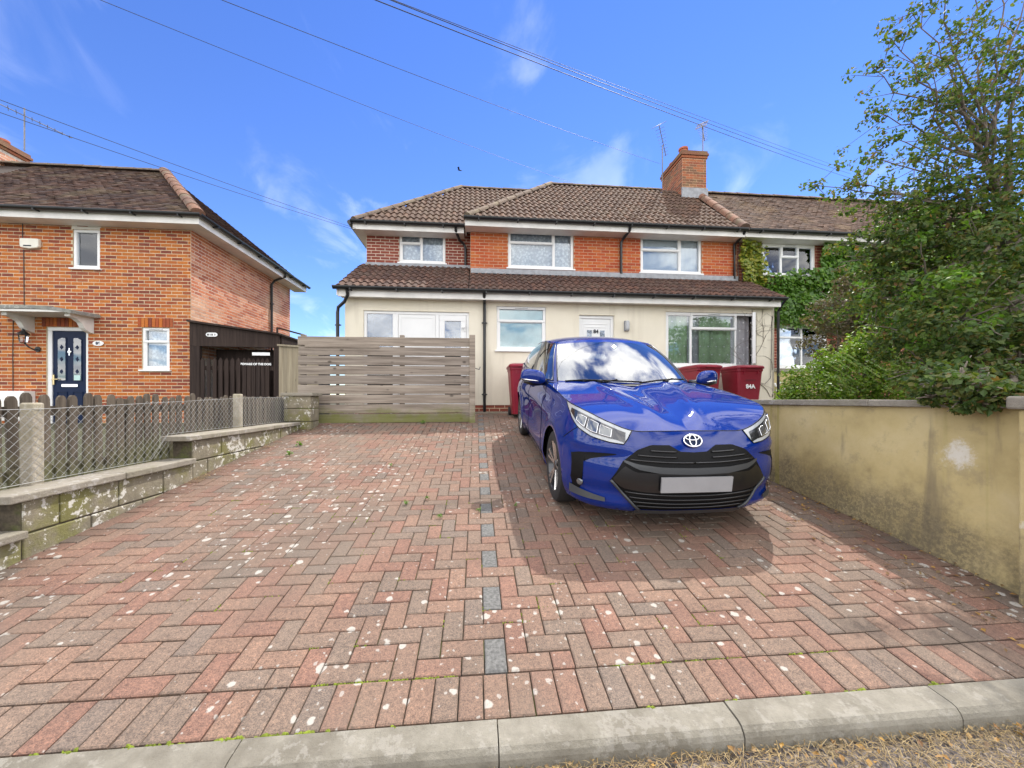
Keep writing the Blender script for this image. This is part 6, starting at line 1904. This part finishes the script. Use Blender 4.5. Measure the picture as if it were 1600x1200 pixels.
# dusky shrub
ps = thing('purple_shrub', 'dusky purple brown shrub against the ivy covered wall', 'shrub', (6.7, 6.4, .9))
tk = MB(); cr = MB()
for c, r, n in (((6.65, 6.3, 3.05), (.55, .5, .65), 2300), ((6.35, 6.2, 2.55), (.45, .45, .55), 1700), ((7.1, 6.4, 2.6), (.6, .5, .75), 1900), ((7.0, 6.3, 3.4), (.42, .4, .40), 1100), ((6.1, 6.1, 2.15), (.28, .3, .3), 600)):
    limb(tk, (6.7, 6.4, .85), c, .04, .012)
    clump(cr, c, (r[0] * .75, r[1] * .75, r[2] * .75), n // 3, .028)
    for _ in range(n // 60):
        d = Vector((rng.gauss(0, 1), rng.gauss(0, 1), rng.gauss(0, .9))).normalized(); q = rng.uniform(.6, 1.2)
        clump(cr, (c[0] + d.x * r[0] * q, c[1] + d.y * r[1] * q, c[2] + d.z * r[2] * q), (.14, .12, .10), 42, .028, shellness=.3)
    for _ in range(6):
        d = Vector((rng.gauss(0, 1), rng.gauss(0, 1), rng.gauss(0, .8))).normalized(); limb(tk, c, Vector(c) + Vector((d.x * r[0], d.y * r[1], d.z * r[2])) * 1.1, .008, .003, 4, .1)
tk.build('trunk', 'bark', ps); cr.build('crown', 'leaf_purple', ps, normals=False)
# bright hedge bushes behind the wall
gb = thing('green_bush', 'bright green bush behind the yellow wall under the dusky shrub', 'bush', (5.2, 5.0, .65))
KB = .84
tk = MB(); cr = MB()
for c, r, n in (((6.25, 5.85, 1.75), (.62, .5, .70), 3000), ((5.55, 5.9, 1.5), (.42, .42, .52), 1900), ((6.75, 5.7, 1.55), (.55, .5, .6), 1900), ((6.45, 5.75, 2.3), (.35, .32, .30), 900), ((5.3, 5.95, 1.3), (.28, .3, .35), 800)):
    c = (c[0] * KB, c[1] * KB, 1.43 + (c[2] - 1.43) * KB); r = (r[0] * KB, r[1] * KB, r[2] * KB)
    limb(tk, (5.2, 5.0, .62), c, .03, .01)
    clump(cr, c, (r[0] * .85, r[1] * .85, r[2] * .85), n, .024, up=.8)
    for _ in range(n // 40):
        d = Vector((rng.gauss(0, 1), rng.gauss(0, 1), rng.gauss(0, .9) + .3)).normalized(); q = rng.uniform(.75, 1.12)
        clump(cr, (c[0] + d.x * r[0] * q, c[1] + d.y * r[1] * q, c[2] + d.z * r[2] * q), (.11, .10, .08), 40, .022, shellness=.3, up=.9)
for _ in range(60):                               # pale feathery sprays
    c = Vector((rng.uniform(4.75, 5.8), 4.62 + rng.gauss(0, .08), rng.uniform(1.5, 2.0)))
    for k in range(9):
        fleaf(cr, c + Vector((-.02 * k * 1.1, 0, .012 * k)), .022, (rng.gauss(0, .4), -1, .5), rng.uniform(0, 6.28))
tk.build('trunk', 'bark', gb); cr.build('crown', 'leaf_conifer', gb, normals=False)
# little daisies by the bay
fl = thing('white_flowers', 'few white daisies at the foot of the neighbour bay', 'flowers', (7.3, 8.9, 1.2))
sm = MB(); hm = MB()
for _ in range(22):
    x, y, z = 7.35 + rng.gauss(0, .16), 8.9 + rng.gauss(0, .08), 1.72 + rng.gauss(0, .06)
    sm.tube([(x, y, 1.1), (x + .02, y, z)], .004, 4, False)
    MB().lathe([(.005, -.004), (.028, 0), (.028, .004), (.008, .012)], (x + .02, y - .01, z), 'Y', 8).build('flower_head', 'white_print', fl)
sm.build('stems', 'weed', fl, kind='stuff')

# ivy on the neighbour wall
def ivy(name, label, polys, mat, n, size, Y=YM):
    t = thing(name, label, 'ivy', (polys[0][0][0], Y - .05, 1.2))
    mb = MB(); st_ = MB()
    def inside(x, z, P):
        c = False
        for (x0, z0), (x1, z1) in zip(P, P[1:] + P[:1]):
            if (z0 > z) != (z1 > z) and x < (x1 - x0) * (z - z0) / (z1 - z0) + x0: c = not c
        return c
    tot = 0
    for P in polys:
        xs = [p[0] for p in P]; zs = [p[1] for p in P]
        area = (max(xs) - min(xs)) * (max(zs) - min(zs)); k = int(n * area)
        for _ in range(k):
            x, z = rng.uniform(min(xs), max(xs)), rng.uniform(min(zs), max(zs))
            if not inside(x + rng.gauss(0, .07), z + rng.gauss(0, .07), P): continue
            th_ = .05 + .16 * abs(math.sin(x * 2.9 + 1) * math.sin(z * 3.7)) + .05 * rng.random()
            fleaf(mb, (x, Y - th_ - (0.03 if rng.random() < .3 else 0), z), size * rng.uniform(.6, 1.35), (rng.gauss(0, .45), -1, .55 + rng.gauss(0, .4)), rng.uniform(0, 6.28), fold=rng.uniform(0, .3), asp=rng.uniform(.65, .95))
        for _ in range(6):
            x = rng.uniform(min(xs), max(xs)); st_.tube([(x, Y - .02, min(zs)), (x + rng.gauss(0, .1), Y - .025, (min(zs) + max(zs)) / 2), (x + rng.gauss(0, .15), Y - .02, max(zs))], .009, 5)
    st_.build('stems', 'bark', t); mb.build('leaves', mat, t, normals=False)
ivy('yellow_ivy', 'yellow green ivy strip beside the black downpipe', [[(6.76, 4.45), (7.5, 4.2), (7.42, 5.0), (7.36, 5.40), (7.2, 5.5), (6.95, 5.62), (6.8, 5.5), (6.72, 5.0)]], 'leaf_ivy_y', 1500, .048)
ivy('green_ivy', 'lush green ivy under the neighbour upstairs window', [[(7.15, 3.35), (7.55, 3.42), (8.4, 3.38), (9.6, 3.2), (10.4, 3.5), (10.2, 4.75), (9.2, 4.85), (8.4, 4.78), (8.0, 4.62), (7.5, 4.55), (7.1, 4.3), (7.0, 3.8)], [(7.0, 2.2), (7.3, 2.3), (7.4, 3.4), (7.0, 3.5)]], 'leaf_ivy', 1250, .052)
ivy('eaves_ivy', 'dark green ivy under the neighbour eaves right of the window', [[(9.05, 4.7), (11.0, 4.5), (11.6, 5.0), (11.4, 5.55), (10.2, 5.62), (9.2, 5.6), (9.0, 5.3)]], 'leaf_ivy', 1300, .05)

# ================================================================== aerials, wires, a bird
def aerial(label, x, y, z0, z1, boom, spread=.30, rear=True):
    t = thing('tv_aerial', label, 'aerial', (x, y, z0))
    MB().tube([(x, y, z0), (x, y, z1)], .016, 6).build('mast', 'alu', t)
    a, b = Vector(boom[0]), Vector(boom[1])
    MB().tube([a, b], .012, 5).build('boom', 'alu', t)
    d = (b - a).normalized(); s_ = Vector((d.y, -d.x, 0)).normalized()
    e = MB()
    for k in range(9):
        c = a.lerp(b, .12 + k * .105); e.tube([c - s_ * (.15 - k * .008), c + s_ * (.15 - k * .008)], .006, 4)
    e.build('elements', 'alu', t)
    if rear:
        r_ = MB(); up = d.cross(s_)
        for sg in (-1, 1):
            for k in (.05, .10, .15, .2):
                c = a + up * sg * k; r_.tube([c - s_ * .17, c + s_ * .17], .006, 4)
            r_.tube([a, a + up * sg * .21], .008, 4)
        r_.build('reflector', 'alu', t)
    return t
aerial('tv aerial on a bracketed mast left of the chimney', 5.76, 11.45, 8.05, 9.35, [(5.58, 11.3, 9.86), (5.98, 11.65, 9.15)])
aerial('tv aerial on a tall mast right of the chimney', 7.12, 11.5, 8.7, 10.05, [(7.05, 11.45, 10.06), (7.30, 11.7, 9.75)])
t = aerial('long tv aerial on the left house chimney', -12.2, 11.6, 8.2, 9.35, [(-12.5, 11.3, 9.22), (-11.6, 12.2, 8.98)], rear=False)
def wire(label, p, q, sag, r=.009, n=24, ext=.0):
    p, q = Vector(p), Vector(q)
    pts = [p.lerp(q, i / n) - Vector((0, 0, sag * 4 * (i / n) * (1 - i / n))) for i in range(n + 1)]
    o = MB().tube(pts, r, 5, False).build('overhead_wire', 'cable')
    return tag(o, label, 'wire', 'overhead wires')
def beyond(p, q, k): return p + (p - q) * k
def W2(label, a, b, sag=.12, k=.35, r=.009):
    p, q = pixel(*a), pixel(*b); wire(label, beyond(p, q, k), q, sag, r)
W2('thin overhead wire crossing the upper left sky to the middle ridge', (180, 0, 5), (895, 286, 11.9), .10, .3, .0035)
W2('overhead wire crossing the sky to the aerial left of the chimney', (370, 0, 5), (1032, 256, 11.45), .10, .3, .004)
W2('thick overhead wire above the chimney, lower of the close pair', (618, 0, 5), (1340, 282, 15), .14, .3, .006)
W2('thick overhead wire above the chimney, upper of the close pair', (640, 0, 5.2), (1330, 272, 15), .14, .3, .0055)
W2('faint overhead wire highest above the chimney', (700, 25, 5.5), (1345, 272, 16), .10, .3, .004)
W2('overhead wire over the left house, upper of the two', (0, 152, 6), (556, 357, 9.55), .05, .3, .0045)
W2('overhead wire over the left house, lower of the two', (0, 171, 6), (554, 359, 9.55), .06, .3, .0045)
bd_ = thing('bird', 'tiny dark bird gliding above the house roof', 'bird', pixel(718, 266, 30))
c = pixel(718, 266, 30); m_ = MB()
m_.tube([c + Vector((-.15, 0, .03)), c + Vector((-.05, 0, .01)), c + Vector((.12, 0, -.02)), c + Vector((.2, 0, -.03))], [.01, .045, .035, .008], 6)
m_.build('body', 'black', bd_)
for sg in (-1, 1):
    w_ = MB(); w_.add([c + Vector((.02, 0, 0)), c + Vector((-.08, 0, 0)), c + Vector((-.16, sg * .22, .1 + .03 * sg)), c + Vector((-.02, sg * .30, .14 + .03 * sg)), c + Vector((.02, 0, .012)), c + Vector((-.08, 0, .012)), c + Vector((-.16, sg * .22, .107 + .03 * sg)), c + Vector((-.02, sg * .30, .147 + .03 * sg))], [(0, 1, 2, 3), (7, 6, 5, 4), (0, 3, 7, 4), (1, 0, 4, 5), (2, 1, 5, 6), (3, 2, 6, 7)])
    w_.build('wing', 'black', bd_)
